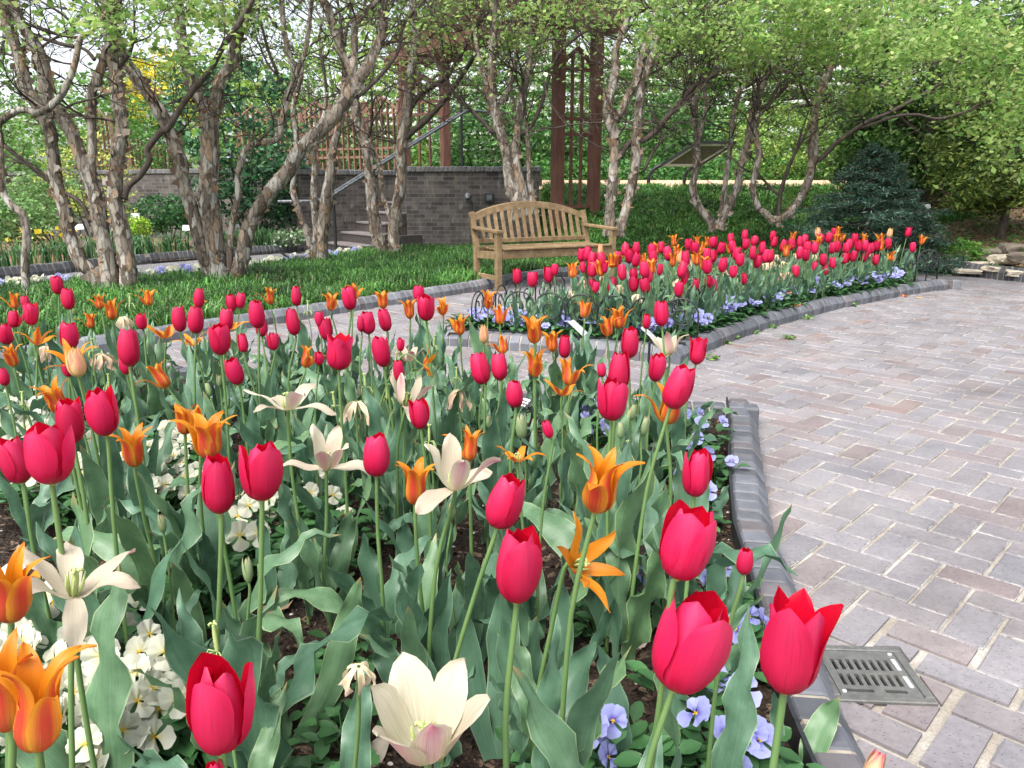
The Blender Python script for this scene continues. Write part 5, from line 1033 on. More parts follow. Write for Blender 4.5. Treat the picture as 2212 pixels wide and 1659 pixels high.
def tulip(rec, bed, rnd):
    kind, x, y, h = rec[:4]; lab = rec[4] if len(rec) > 4 else None; op = rec[5] if len(rec) > 5 else {}
    poly = NEAR if bed == 'near' else FAR
    Hp, zp = {'R': (.085, .58), 'RO': (.08, .56), 'RF': (.085, .57), 'O': (.08, .55), 'OS': (.06, .52), 'P': (.075, .54), 'C': (.08, .50), 'CU': (.095, .42), 'CS': (.085, .50), 'W': (.075, .42), 'B': (.052, .42), 'BR': (.055, .40), 'S': (.045, .46)}[kind]
    if h is None: h = Hp*1e9
    best = None
    for z in np.arange(.20, .74, .01):
        b = (829.5-y)/FPX; k = b*math.cos(PITCH)-math.sin(PITCH)
        if k >= -.005: continue
        d = (z-CAM_H)/k; Hm = h*d/FPX; c = at(x, y, d); pen = 0
        if not inpoly(c.x, c.y, poly): pen = 2+min(3, polydist(c.x, c.y, poly, True)*3)
        elif polydist(c.x, c.y, poly, True) < .15: pen = 1
        sc = abs(z-zp)/.10+(abs(Hm-Hp)/.014 if rec[3] else 0)+pen
        if best is None or sc < best[0]: best = (sc, z, d, Hm if rec[3] else Hp, c)
    _, z, d, H, c = best
    if bed == 'far': H *= 1.26 if kind != 'W' else .85
    if 'z' in op: pass
    tilt = R(op.get('tilt', rnd.gauss(0, 8))); azt = op.get('az', 0 if 'tilt' in op else rnd.uniform(0, 6.28)); axis = Vector((math.cos(azt), math.sin(azt), 0))   # leans towards axis
    up = (Vector((0, 0, 1))*math.cos(tilt)+axis*math.sin(tilt)).normalized()
    foot = c-up*H*(.5 if kind not in ('W', 'S') else (0 if kind == 'W' else .5))
    bx, by = foot.x-axis.x*min(.12, .25*math.sin(max(0, tilt))+.0)+rnd.gauss(0, .018), foot.y-axis.y*.10*math.sin(max(0, tilt))+rnd.gauss(0, .018); zs = soil_z(bx, by)
    small = h < 46 or bed == 'far'
    words = {'R': 'closed red tulip', 'RO': 'opened red tulip', 'RF': 'flared red tulip', 'O': 'orange lily-shaped tulip', 'OS': 'splayed orange tulip', 'P': 'peach pink tulip', 'C': 'cream white open tulip', 'CU': 'pink and cream open tulip', 'CS': 'splayed white tulip', 'W': 'wilted cream tulip', 'B': 'closed green tulip bud', 'BR': 'red streaked tulip bud', 'S': 'spent tulip seed head'}[kind]
    if kind == 'R' and rec[3] and H < .055: words = 'small closed red tulip'
    root = thing({'S': 'spent_tulip', 'W': 'wilted_tulip', 'B': 'tulip_bud', 'BR': 'tulip_bud'}.get(kind, 'tulip'), None, 'tulip', (bx, by, zs), 0, {'near': 'tulips in the near bed', 'far': 'tulips in the far bed'}[bed])
    f0 = foot-Vector((bx, by, zs)); hh = f0.z
    P = smooth([(0, 0, -.02), (f0.x*.12+rnd.gauss(0, .006), f0.y*.12+rnd.gauss(0, .006), hh*.35), (f0.x*.5+rnd.gauss(0, .006), f0.y*.5, hh*.72), tuple(f0-up*.02), tuple(f0+up*H*.02)], 3)
    if tilt > 1.3: P = smooth([(0, 0, -.02), (f0.x*.1, f0.y*.1, hh*.6), (f0.x*.6, f0.y*.6, hh*1.06), tuple(f0)], 4)
    st = MB(); r0 = .0037 if kind not in ('B', 'BR', 'S') else .0031
    if H < .055: r0 *= .8
    st.tube([Vector(p[:3]) for p in P], [r0*(1.15-.25*i/len(P)) for i in range(len(P))], 6 if small else 9, cap=False); st.build('stem', M['stem'], root, True)
    rot = up.to_track_quat('Z', 'Y').to_euler() if tilt > .01 else Vector((0, 0, 1)).to_track_quat('Z', 'Y').to_euler()
    var = rnd.randrange(7) if 'var' not in op else op['var']; spin = op.get('spin', rnd.uniform(0, 6.28)); Q = up.to_track_quat('Z', 'Y').to_matrix() @ Matrix.Rotation(spin, 3, 'Z')
    sw = rnd.uniform(.88, 1.12)*op.get('wide', 1.)
    if kind == 'S': f = put(core('S'), 'seed_head', root)
    else:
        pm, whole = petals(kind, var)
        if small: f = put(whole, 'flower', root)
        else:
            if kind in ('B', 'BR', 'W'): f = put(whole, 'flower', root)
            else:
                f = put(core('C' if kind in ('C', 'CS', 'CU') else 'R'), 'flower', root)
                for m in pm: put(m, 'petal', f)
    hs = H
    f.location = f0; f.rotation_euler = Q.to_euler(); f.scale = (hs*sw, hs*sw, hs)
    nl = op.get('leaves', (3 if d < 1.5 else rnd.choice((3, 4, 5))) if bed == 'near' else rnd.choice((4, 5, 5)))
    if kind in ('B', 'BR') and 'leaves' not in op: nl = 3
    for k in range(nl):
        L = min(.42, max(.17, hh*rnd.uniform(.50, .84))); add_leaf(root, rnd, L, k*2.2+rnd.uniform(-.5, .5)+spin, rnd.uniform(0, .05)+.03*k*.6)
    ALL.append([root, words, x, y, lab, bed]); return root
NEARLIST = [
 ('R', 477, 1532, 205, 'big closed red tulip standing lowest at the bottom left, over green pansy leaves', {'tilt': 3, 'leaves': 2, 'var': 1}),
 ('RO', 1487, 1393, 218, 'largest red tulip, egg shaped with a gaping top, near the mulch by the kerb', {'tilt': 14, 'leaves': 2, 'var': 2}),
 ('RF', 1707, 1398, 212, 'red tulip with pointed flared petals standing in front of the drain grate', {'tilt': 2, 'leaves': 2, 'var': 0}),
 ('R', 1118, 1225, 163, 'closed red tulip at centre with a broad leaf wrapping its tall stem', {'tilt': 2, 'leaves': 1, 'var': 3}),
 ('R', 1090, 1087, 118, 'leaning pinkish red tulip directly above the central red tulip', {'tilt': 16, 'leaves': 3}),
 ('RO', 1483, 1177, 160, 'big red tulip tilted right just above the largest egg shaped one', {'tilt': 13, 'leaves': 3, 'var': 1}),
 ('R', 1505, 1025, 100, 'red tulip against the dark mulch beside the brick kerb and lilac pansies', {'tilt': 3, 'leaves': 2}),
 ('R', 1610, 1214, 58, 'small round red tulip bud hanging over the brick kerb', {'tilt': 5, 'leaves': 2}),
 ('R', 565, 1020, 128, 'closed red tulip, right one of the pair near the white pansies', {'tilt': 4}),
 ('R', 473, 1050, 125, 'closed red tulip, left one of the pair near the white pansies', {'tilt': 2}),
 ('R', 812, 985, 92, 'closed red tulip between two cream open tulips', {'tilt': 1}),
 ('R', 906, 895, 66), ('R', 1184, 928, 40, 'tiny red tulip beside the green bud below the black lettered label', {}),
 ('R', 1323, 865, 90, 'tall red tulip, front one of the stacked pair below the far bed corner', {'tilt': 2}), ('R', 1337, 805, 84, 'red tulip, rear one of the stacked pair below the far bed corner', {'tilt': 2}),
 ('R', 1464, 838, 95, 'leaning red tulip with an orange tulip in front of it near the pavers', {'tilt': 16}), ('RF', 1508, 760, 56, 'pinkish red flared tulip standing farthest right against the pavers', {'tilt': 8}),
 ('R', 1362, 742, 64), ('R', 1428, 678, 55), ('R', 1397, 695, 32), ('R', 1418, 795, 60), ('R', 1112, 852, 58, 'red tulip partly hidden behind the black lettered label', {}),
 ('R', 1036, 797, 68, 'red tulip, left of the twin pair against the grey pavers', {}), ('R', 1079, 793, 58, 'red tulip, right of the twin pair against the grey pavers', {}), ('R', 1220, 750, 48), ('R', 825, 760, 68), ('R', 862, 802, 46),
 ('RF', 733, 762, 76, 'wide open red tulip with one petal reaching far right', {'tilt': 4, 'wide': 1.25}), ('R', 690, 775, 30), ('R', 507, 803, 60), ('R', 278, 752, 80, 'tall red tulip rising over a lower red one at upper left', {}), ('R', 270, 787, 45),
 ('R', 219, 892, 104), ('RO', 152, 912, 95), ('RO', 107, 983, 130, 'huge rounded red tulip near the left edge, right of its twin', {'tilt': 3}), ('R', 35, 996, 100, 'red tulip cut by the left edge beside the huge rounded one', {}),
 ('RO', 475, 735, 66), ('R', 525, 742, 40), ('R', 590, 738, 38), ('R', 633, 696, 58), ('RO', 703, 712, 46), ('R', 555, 680, 60), ('R', 565, 705, 45), ('R', 423, 692, 58), ('R', 387, 690, 54), ('R', 430, 645, 42), ('R', 640, 640, 42), ('R', 755, 645, 50), ('RO', 795, 698, 48), ('R', 832, 692, 48),
 ('R', 865, 745, 28), ('R', 905, 635, 36), ('RO', 920, 667, 54), ('RO', 125, 617, 38), ('RO', 148, 647, 44), ('RO', 66, 680, 46), ('R', 55, 655, 30), ('RO', 150, 727, 56), ('R', 12, 722, 46), ('R', 305, 695, 36), ('R', 500, 655, 36), ('R', 490, 690, 46), ('R', 8, 815, 38), ('R', 145, 800, 30), ('R', 467, 1668, 50, 'red tulip tip just peeping up at the bottom edge', {'leaves': 2}),
 ('R', 1300, 800, 30), ('R', 520, 650, 34), ('RO', 30, 690, 36), ('R', 690, 690, 34), ('R', 780, 700, 34),
 ('O', 22, 1275, 150, 'orange tulip cut by the left edge beside the splayed white tulip', {'tilt': 8, 'leaves': 0}), ('O', 78, 1530, 205, 'big orange tulip with curling petals in the bottom left corner', {'tilt': 5, 'leaves': 0, 'var': 2}), ('O', 14, 1490, 195, 'orange tulip behind the big corner one, cut by the left edge', {'tilt': 4, 'leaves': 0}),
 ('O', 1300, 1048, 128, 'large multi petalled orange tulip with a petal curling right, right of centre', {'tilt': 12, 'var': 3}), ('OS', 1275, 1215, 92, 'drooping star shaped orange tulip over bare mulch', {'tilt': 62, 'az': 5.6, 'leaves': 3}), ('O', 897, 1045, 95, 'orange tulip left of the big cream tulip near centre', {'tilt': 2}),
 ('O', 288, 968, 85, 'orange tulip beside the white pansies at left', {'tilt': 2}), ('O', 450, 945, 95, 'front orange tulip of the orange cluster above the red pair', {'tilt': 3}), ('O', 400, 908, 66), ('O', 430, 920, 78), ('O', 120, 860, 75), ('O', 345, 813, 58, 'pink and orange tulip leaning left', {'tilt': 30, 'az': 3.14}), ('P', 165, 782, 66), ('OS', 150, 765, 50),
 ('O', 1447, 875, 85, 'orange tulip in front of a leaning red one near the pavers', {'tilt': 3}), ('O', 1228, 805, 58), ('OS', 1216, 838, 36), ('O', 1155, 785, 60), ('O', 1153, 712, 60), ('O', 1085, 745, 38), ('O', 1193, 738, 45), ('P', 1045, 722, 40, 'closed peach tulip at the left corner of the far bed kerb', {}), ('O', 1079, 680, 42), ('O', 1055, 648, 40), ('O', 993, 703, 42), ('O', 955, 663, 38), ('O', 885, 668, 42), ('O', 826, 648, 38), ('O', 715, 652, 38), ('O', 765, 632, 34), ('O', 583, 640, 36),
 ('O', 662, 772, 45), ('O', 1262, 668, 38), ('O', 1313, 705, 45), ('O', 1337, 688, 45), ('O', 1015, 962, 70, 'red orange tulip right behind the big cream tulip', {}), ('OS', 1118, 975, 48), ('OS', 932, 787, 36, 'drooping orange tulip against the pavers', {'tilt': 80}), ('O', 320, 643, 34), ('O', 215, 652, 32), ('O', 240, 670, 42), ('O', 195, 693, 32), ('O', 30, 650, 35), ('OS', 80, 725, 42), ('O', 25, 770, 45), ('OS', 355, 712, 40), ('OS', 415, 730, 36), ('OS', 495, 697, 34), ('O', 430, 657, 30),
 ('CS', 165, 1225, 140, 'splayed white tulip with spread out thin petals at left', {'tilt': 12, 'leaves': 1}), ('CU', 915, 1562, 200, 'big pink and cream open tulip at the bottom edge', {'tilt': 10, 'az': 4.6, 'wide': 1.0, 'leaves': 2, 'var': 1}), ('W', 775, 1440, 70, 'drooping pale pink wilted tulip beside the big cream one', {'leaves': 1}), ('C', 708, 975, 84, 'cream tulip with petals falling open left of a red tulip', {'tilt': 6}), ('C', 985, 1010, 104, 'big cream open tulip at centre beside the orange ones', {'tilt': 5, 'var': 2}),
 ('CS', 620, 845, 84, 'pinkish white tulip with one petal hanging down', {}), ('C', 880, 845, 66), ('C', 1440, 745, 48, 'cream tulip by the white label at the far bed corner', {}), ('C', 880, 765, 34),
 ('W', 770, 868, 56), ('W', 990, 843, 52), ('W', 100, 748, 40), ('W', 217, 765, 40), ('W', 265, 685, 36),
 ('S', 465, 1375, 70, 'bare seed head with shed petals above the lowest red tulip', {'leaves': 3}), ('S', 721, 862, 34), ('S', 788, 822, 32), ('S', 836, 845, 34), ('S', 927, 935, 38), ('S', 895, 785, 26), ('S', 857, 760, 26), ('S', 986, 805, 26), ('S', 1357, 968, 36, 'seed head with hanging stamens right of the tall red pair', {}), ('S', 280, 645, 22), ('S', 199, 745, 28), ('S', 48, 860, 30), ('S', 234, 820, 26), ('S', 665, 660, 22), ('S', 938, 735, 24),
 ('B', 1126, 922, 58, 'plump green bud under the black lettered label', {'leaves': 3}), ('B', 1393, 920, 48, 'pale green pointed bud right of the tall red pair', {}), ('B', 1367, 890, 36), ('B', 1340, 930, 38), ('B', 535, 1230, 60, 'green bud on a thin stem below the red pair', {}), ('B', 450, 840, 30), ('B', 474, 823, 28), ('B', 1055, 910, 30), ('BR', 1888, 1655, 75, 'red and green opening bud in front of the pavers at the bottom edge', {'tilt': 18, 'leaves': 2}), ('B', 975, 1105, 44), ('B', 350, 1130, 44), ('B', 1160, 700, 24)]
def cr(dx, L): return [(dx+.252*x, 334.5+.252*y) for x, y in L]
FAR_RED = cr(1115, [(10,1045),(140,1070),(280,1030),(330,985),(560,860),(610,850),(650,900),(570,965),(655,980),(760,965),(735,905),(870,890),(935,815),(970,870),(1030,805),(1030,900),(910,1010),(1005,1030),(1010,1110),(1100,985),(1140,1050),(1105,1120),(1165,820),(1175,890),(1245,795),(1230,985),(1300,850),(1450,890),(1425,990),(1435,1040),(1395,1155),(1480,770),(1530,800),(1690,750),(1635,865),(1680,870),(1760,800),(1840,720),(1960,690),(1970,765),(2040,740),(2030,840),(1920,900),(1890,850),(1860,1005),(1770,945),(1955,1065),(1540,1110),(1650,1080),(1685,1130),(1640,960),(2110,800),(2140,870),(2070,915),(820,1115),(650,1110),(685,1135),(1855,790)])+cr(1654.7, [(70,750),(30,870),(60,700),(150,780),(220,770),(290,750),(330,730),(355,790),(420,800),(470,720),(540,710),(590,670),(570,800),(610,790),(760,720),(790,780),(710,770),(690,800),(850,780),(900,800),(950,780),(870,820),(1050,760),(1220,665),(1260,795),(340,860),(490,900),(745,870),(675,890),(845,875),(940,900),(570,930),(415,965),(505,985),(255,1000),(290,840)])
FAR_OR = cr(1115, [(485,990),(720,810),(720,975),(820,910),(850,905),(1090,910),(1210,800),(1350,735),(1345,900),(1410,880),(1380,830),(1550,740),(1635,750),(1600,800),(1550,890),(1610,930),(1160,960),(1830,800)])+cr(1654.7, [(235,700),(445,660),(600,720),(640,710),(445,740),(840,720),(985,720),(1060,670),(1335,730),(175,825),(1080,870),(990,780),(615,655)])
FAR_W = cr(1115, [(480,1190),(570,1100),(1490,940),(1770,1010),(1395,1090),(2145,950),(2190,930),(750,1050),(880,1140),(1040,1220)])+cr(1654.7, [(250,870),(155,940),(90,880),(10,960),(185,1030),(120,1040),(900,855),(410,880)])
SMALL = {(1005,1030),(1105,1120),(1395,1155),(820,1115),(650,1110),(685,1135),(675,890),(845,875),(940,900),(570,930),(415,965),(505,985),(1540,1110),(1425,990)}
FARLAB = {(1654.7+.252*1220, 334.5+.252*665): 'red tulip standing tallest at the far right tip of the bed', (1115+.252*10, 334.5+.252*1045): 'red tulip leftmost in the far bed, in front of the bench', (1115+.252*140, 334.5+.252*1070): 'opened pinkish red tulip second from the left in the far bed', (1654.7+.252*1335, 334.5+.252*730): 'orange tulip rightmost in the far bed before the mulch slope', (1115+.252*1350, 334.5+.252*735): 'orange tulip standing up alone against the dark groundcover', (1115+.252*720, 334.5+.252*810): 'orange tulip in front of the bench seat corner', (1115+.252*485, 334.5+.252*990): 'bright orange star shaped tulip at the left of the far bed'}
rt = random.Random(77)
for r_ in NEARLIST: tulip(r_, 'near', rt)
for x, y in FAR_RED:
    s_ = rt.random(); k = 'RO' if s_ < .34 else 'RF' if s_ < .40 else 'R'
    small_ = y > 575 and rt.random() < .45
    tulip((k, x, y, None if not small_ else 20, FARLAB.get((x, y)), {}), 'far', rt)
for x, y in FAR_OR: tulip(('O' if rt.random() < .8 else 'P', x, y, None, FARLAB.get((x, y)), {}), 'far', rt)
for x, y in FAR_W: tulip(('W', x, y-6, None, None, {}), 'far', rt)
# ---- hand placed foreground foliage: (base px, tip px, width px, mid bulge px, lean)
FG = [('flowerless tulip plant with very broad wavy leaves at the bottom right of centre', [((1160, 1680), (1288, 1385), 85, -18), ((1175, 1690), (1085, 1330), 62, -26), ((1335, 1690), (1291, 1392), 62, 22)]),
      ('broad leaf pair wrapping a tall stem below the central red tulip', [((1211, 1493), (1213, 1256), 56, 0), ((1225, 1485), (1330, 1290), 30, 18), ((1200, 1490), (1115, 1290), 36, -14)]),
      ('big upright leaves beside the stem of the central red tulip', [((1085, 1640), (1085, 1270), 84, 4), ((1110, 1640), (1160, 1330), 66, 10), ((1060, 1640), (1000, 1310), 62, -14)]),
      ('leaf tuft under the largest egg shaped red tulip', [((1505, 1545), (1621, 1380), 38, -20), ((1500, 1545), (1654, 1279), 30, -40), ((1440, 1600), (1440, 1380), 60, 14)]),
      ('grey green wavy leaves at the kerb mulch near the bottom right', [((1600, 1606), (1589, 1417), 52, -4), ((1640, 1670), (1629, 1531), 38, -6), ((1580, 1670), (1626, 1581), 34, -6)]),
      ('pointed leaf standing against the kerb at the bottom right', [((1745, 1685), (1813, 1506), 62, -12), ((1672, 1665), (1672, 1493), 30, 8)]),
      ('wavy leaved plant with a tall curling leaf left of the big cream tulip', [((640, 1614), (779, 1246), 66, 26), ((620, 1612), (545, 1355), 74, -20), ((618, 1619), (603, 1513), 38, 0), ((630, 1610), (480, 1300), 50, -24)]),
      ('ruffled leaf pair behind the big cream tulip', [((925, 1518), (807, 1372), 62, -24), ((930, 1516), (998, 1332), 46, 14), ((930, 1520), (880, 1400), 46, -8)]),
      ('upright leaf pair growing from the open mulch left of centre', [((828, 1360), (785, 1150), 50, -8), ((835, 1360), (905, 1170), 46, 8), ((800, 1405), (782, 1306), 26, -4)]),
      ('large upright leaves right of the open mulch patch', [((1024, 1443), (996, 1230), 60, -6), ((1030, 1440), (1062, 1240), 44, 8)]),
      ('long slanting leaves rising right of the white pansies', [((428, 1463), (242, 1235), 44, 22), ((436, 1460), (373, 1215), 50, 6), ((440, 1460), (520, 1280), 52, 10), ((445, 1455), (600, 1330), 40, 14)]),
      ('two narrow leaves crossing the white pansies at the bottom left', [((165, 1490), (310, 1347), 25, -8), ((164, 1520), (285, 1427), 30, -6)]),
      ('broad leaves behind the splayed white tulip', [((202, 1405), (106, 1285), 60, -14), ((215, 1405), (255, 1260), 56, 6), ((230, 1400), (290, 1300), 46, 8)]),
      ('wavy leaf curling out across the brick kerb', [((1590, 1330), (1711, 1087), 30, 16), ((1570, 1330), (1650, 1250), 30, -6)]),
      ('upright leaves against the mulch by the kerb', [((1538, 1160), (1574, 1047), 30, -4), ((1490, 1180), (1470, 980), 44, -4), ((1500, 1180), (1525, 1010), 32, 4)]),
      ('wavy leaves at the back corner of the bed by the pavers', [((1470, 945), (1541, 866), 26, -8), ((1478, 975), (1530, 885), 24, 10), ((1462, 945), (1430, 850), 26, -4)]),
      ('dark upright leaves left of the kerb below the small red bud', [((1560, 1370), (1545, 1170), 46, -6), ((1570, 1370), (1600, 1190), 40, 6), ((1540, 1370), (1490, 1240), 34, -8)]),
      ('broad leaves in front of the central orange tulip', [((905, 1330), (870, 1120), 50, -8), ((912, 1330), (960, 1130), 46, 10)]),
      ('tall leaf fan below the red pair near the white pansies', [((600, 1330), (640, 1100), 48, 6), ((595, 1330), (560, 1110), 44, -6), ((690, 1290), (700, 1080), 50, 4), ((705, 1290), (760, 1100), 44, 8)])]
def leaf_plant(label, lst, rnd):
    g0 = gnd(*lst[0][0], .05); root = thing('tulip_plant', label, 'plant', g0, 0, 'flowerless tulip plants')
    for (b, t, w_, bulge) in lst:
        p0 = gnd(*b, .05); d0 = pix(p0)[2]; d1 = d0-rnd.uniform(-.02, .06); d1 = min(d1, d0+.02); p3 = at(*t, d1); m1 = at(b[0]+(t[0]-b[0])*.33+bulge, b[1]+(t[1]-b[1])*.36, d0+.0); m2 = at(b[0]+(t[0]-b[0])*.7+bulge*.6, b[1]+(t[1]-b[1])*.75, (d0+d1)/2+.02)
        P = [Vector(q) for q in smooth([tuple(p0), tuple(m1), tuple(m2), tuple(p3)], 7)]; W_ = w_/FPX*d0; yaw = rnd.uniform(-.5, .5)
        mb = MB(); leaf_geo(mb, [p-g0 for p in P], W_*1.0, (math.cos(yaw), math.sin(yaw), 0), rnd, nu=8, fold=rnd.uniform(.2, .5)*rnd.choice((-1, 1)) if False else -rnd.uniform(.15, .45), wave=rnd.uniform(.10, .24)); mb.build('leaf', M['tleaf'], root, True)
rl = random.Random(31)
for lb, ls in FG: leaf_plant(lb, ls, rl)
# ---- leafy filler plants without flowers
def filler(x, y, rnd, bed):
    root = thing('tulip_plant', None, 'plant', (x, y, soil_z(x, y)), 0, 'flowerless tulip plants'); root['label'] = 'flowerless tulip plant with wavy blue green leaves among the flowering ones' if bed == 'near' else 'flowerless tulip plant in the dense green foliage of the far bed'
    for k in range(rnd.choice((3, 4, 4))): add_leaf(root, rnd, rnd.uniform(.20, .34), k*1.9+rnd.uniform(-.5, .5))
cnt = 0
for _ in range(4000):
    if cnt >= 105: break
    x, y = rt.uniform(-3.6, 1.1), rt.uniform(2.3, 4.3)
    if not inpoly(x, y, NEAR) or not visible(x, y, .2) or polydist(x, y, NEAR, True) < .22 or rt.random() > S((y-1.4)/2.2): continue
    filler(x, y, rt, 'near'); cnt += 1
cnt = 0
for _ in range(4000):
    if cnt >= 100: break
    x, y = rt.uniform(-.4, 4.8), rt.uniform(4.6, 8.5)
    if not inpoly(x, y, FAR) or polydist(x, y, FAR, True) < .2: continue
    filler(x, y, rt, 'far'); cnt += 1

# ================================================================ pansies
def pansy_flower(mat, rnd):
    mb = MB(); f = 1.
    for a, r, w_, lift in ((R(62), .92, .62, -.05), (R(118), .92, .62, -.06), (R(8), .80, .58, .0), (R(172), .80, .58, .01), (R(270), .92, .78, .05)):
        nr, na = 4, 11; c0 = (rnd.uniform(.86, 1.08),)*3; vs = [(0, 0, lift*.3)]; uv = [(0, 0)]
        for i in range(1, nr+1):
            for j in range(na):
                q = -1+2*j/(na-1); t = i/nr; rr = r*t*(1-.18*abs(q)**2.5+.03*math.sin(9*q+a*3)); an = a+q*w_*(1.05-.12*t)*(.6+.55*t); z = lift+.16*t*t*(.3+.5*math.sin(q*5+a*2))*.6+.13*t*(1-abs(q)); vs.append((math.cos(an)*rr, math.sin(an)*rr, z)); uv.append((t*r, .5))
        fs = [(0, 1+j, 2+j) for j in range(na-1)]+[(1+(i-1)*na+j, 1+i*na+j, 1+i*na+j+1, 1+(i-1)*na+j+1) for i in range(1, nr) for j in range(na-1)]
        mb.add(vs, fs, c0, uv)
    return mb.mesh('flower', M[mat], True)
def pansy_leaves(rnd, n):
    mb = MB()
    for _ in range(n):
        a = rnd.uniform(0, 6.28); rr = rnd.uniform(.02, 1)**.6*.085; h = rnd.uniform(.015, .10)*(1.1-rr*5); c = Vector((math.cos(a)*rr, math.sin(a)*rr, h)); d = Vector((math.cos(a+rnd.gauss(0, .5)), math.sin(a+rnd.gauss(0, .5)), rnd.uniform(-.3, .9))).normalized(); s = d.cross(Vector((0, 0, 1))).normalized(); n_ = s.cross(d); L, W_ = rnd.uniform(.025, .048), rnd.uniform(.010, .017)
        f = rnd.uniform(.75, 1.3); col = (.055*f, .15*f, .05*f); vs = []
        for t, w_, z in ((0, .15, 0), (.3, .9, .06), (.6, 1, .05), (.85, .6, -.03), (1, .12, -.12)): vs += [c+d*L*t+s*W_*w_+n_*(L*(z+.12)), c+d*L*t+n_*L*z, c+d*L*t-s*W_*w_+n_*(L*(z+.12))]
        mb.add(vs, [q for i in range(4) for q in ((i*3, i*3+1, i*3+4, i*3+3), (i*3+1, i*3+2, i*3+5, i*3+4))], col)
        if rnd.random() < .3: mb.tube([(0, 0, 0), tuple(c*.6), tuple(c)], .0015, 4, (.07, .16, .05), False)
    return mb.mesh('foliage', M['pleaf'], True)
rp = random.Random(8)
PF = {'pwhite': [pansy_flower('pwhite', rp) for _ in range(4)], 'pblue': [pansy_flower('pblue', rp) for _ in range(4)]}; PL = [pansy_leaves(rp, n) for n in (40, 48, 36, 44)]
def pansy(p, mat, nf, label, group, rnd, fs=.027, sc=1.0):
    root = thing('pansy', label, 'pansy', p, rnd.uniform(0, 6.28), group); f = put(rnd.choice(PL), 'foliage', root); f.scale = (sc*1.15, sc*1.15, sc)
    for k in range(nf):
        a = rnd.uniform(0, 6.28); rr = rnd.uniform(.01, .085)*sc; q = put(rnd.choice(PF[mat]), 'flower', root); q.location = (math.cos(a)*rr, math.sin(a)*rr, rnd.uniform(.085, .135)*sc); d = Vector((rnd.gauss(0, .45), rnd.gauss(-.55, .4), rnd.uniform(.35, 1))); d.rotate(Matrix.Rotation(-root.rotation_euler.z, 3, 'Z')); q.rotation_euler = (d.to_track_quat('Z', 'Y').to_matrix() @ Matrix.Rotation(rnd.gauss(0, .4), 3, 'Z')).to_euler(); s_ = fs*rnd.uniform(.8, 1.15); q.scale = (s_, s_, s_)
PW = [(175, 1000, 3), (205, 1045, 3), (240, 1065, 3), (330, 1055, 3), (150, 950, 2), (350, 960, 2), (40, 830, 2), (410, 990, 3), (620, 1010, 2), (700, 1020, 1), (575, 1110, 2), (735, 1090, 2), (540, 1180, 2), (15, 900, 3), (95, 920, 3), (55, 945, 3), (130, 1020, 3), (75, 1060, 2), (250, 1010, 3), (320, 1000, 3), (280, 1085, 3), (15, 1340, 3), (90, 1340, 3), (45, 1550, 2), (170, 1560, 4), (235, 1610, 4), (150, 1500, 3), (285, 1550, 3), (70, 1640, 2), (360, 1090, 3), (290, 1020, 3), (225, 1010, 3), (20, 940, 3), (120, 880, 2), (40, 1010, 3), (70, 905, 3), (30, 890, 3), (60, 870, 2), (110, 1060, 2), (300, 1070, 4), (340, 1030, 5), (255, 1045, 4), (390, 1060, 3), (370, 1000, 3), (430, 1025, 3), (410, 1225, 1), (320, 1275, 1), (60, 1395, 4), (25, 1440, 3), (130, 1440, 2), (225, 1460, 3), (310, 1500, 3), (260, 1590, 4), (180, 1640, 3), (290, 1650, 4), (110, 1610, 2), (220, 1530, 2), (330, 1590, 2), (600, 1125, 1), (745, 1115, 1), (640, 1030, 1), (690, 1060, 0), (760, 1330, 0), (740, 1540, 0), (720, 1430, 0), (650, 1640, 0), (540, 1650, 0), (380, 1490, 0), (440, 1560, 0), (500, 1170, 1), (540, 1140, 1), (190, 1290, 1)]
for i, (x, y, n) in enumerate(PW):
    p = gnd(x, y+22, .14); p.z = soil_z(p.x, p.y)+.03*(n > 1)
    pansy(p, 'pwhite', n+(1 if n > 1 else 0), 'white pansy clump with yellow eyes under the tulips at the left of the near bed' if n else 'flowerless green pansy plant in the mulch at the left of the near bed', 'white pansies in the near bed' if n else 'flowerless pansies', rp, .038, 1.25 if n else .8)
PB = [(1530, 975, 3), (1545, 990, 2), (1500, 905, 2), (1520, 920, 2), (1265, 890, 4), (1250, 915, 3), (1280, 930, 3), (1240, 870, 2), (1380, 1255, 2), (1340, 1610, 2), (1310, 1640, 1), (1590, 1610, 2), (1620, 1640, 3), (1560, 1640, 2), (1605, 1370, 2), (1615, 1400, 1), (1470, 1490, 1), (1500, 1080, 3), (1470, 1075, 2), (1515, 1260, 2), (1230, 1620, 1), (1290, 1310, 0), (1260, 1560, 0), (1500, 1630, 0), (605, 775, 3), (590, 790, 2), (630, 800, 1), (690, 805, 2), (560, 770, 1), (1345, 1010, 1), (1410, 995, 1), (1170, 880, 1), (945, 835, 1), (890, 860, 1), (1060, 870, 1), (1290, 780, 1), (1400, 900, 2), (1380, 870, 1)]
for i, (x, y, n) in enumerate(PB):
    p = gnd(x, y+20, .11)
    if not inpoly(p.x, p.y, NEAR) or polydist(p.x, p.y, NEAR_R) < .17: 
        q = Vector((p.x-.10, p.y, 0)); p = q if inpoly(q.x, q.y, NEAR) else Vector((p.x, 3.35, 0)) if inpoly(p.x, 3.3, NEAR) else q
    p.z = soil_z(p.x, p.y); pansy(p, 'pblue', n, 'lilac blue pansy clump in the mulch near the kerb of the near bed' if n else 'flowerless green pansy plant in the mulch at the right of the near bed', 'blue pansies in the near bed' if n else 'flowerless pansies', rp, .034, 1. if n else .8)
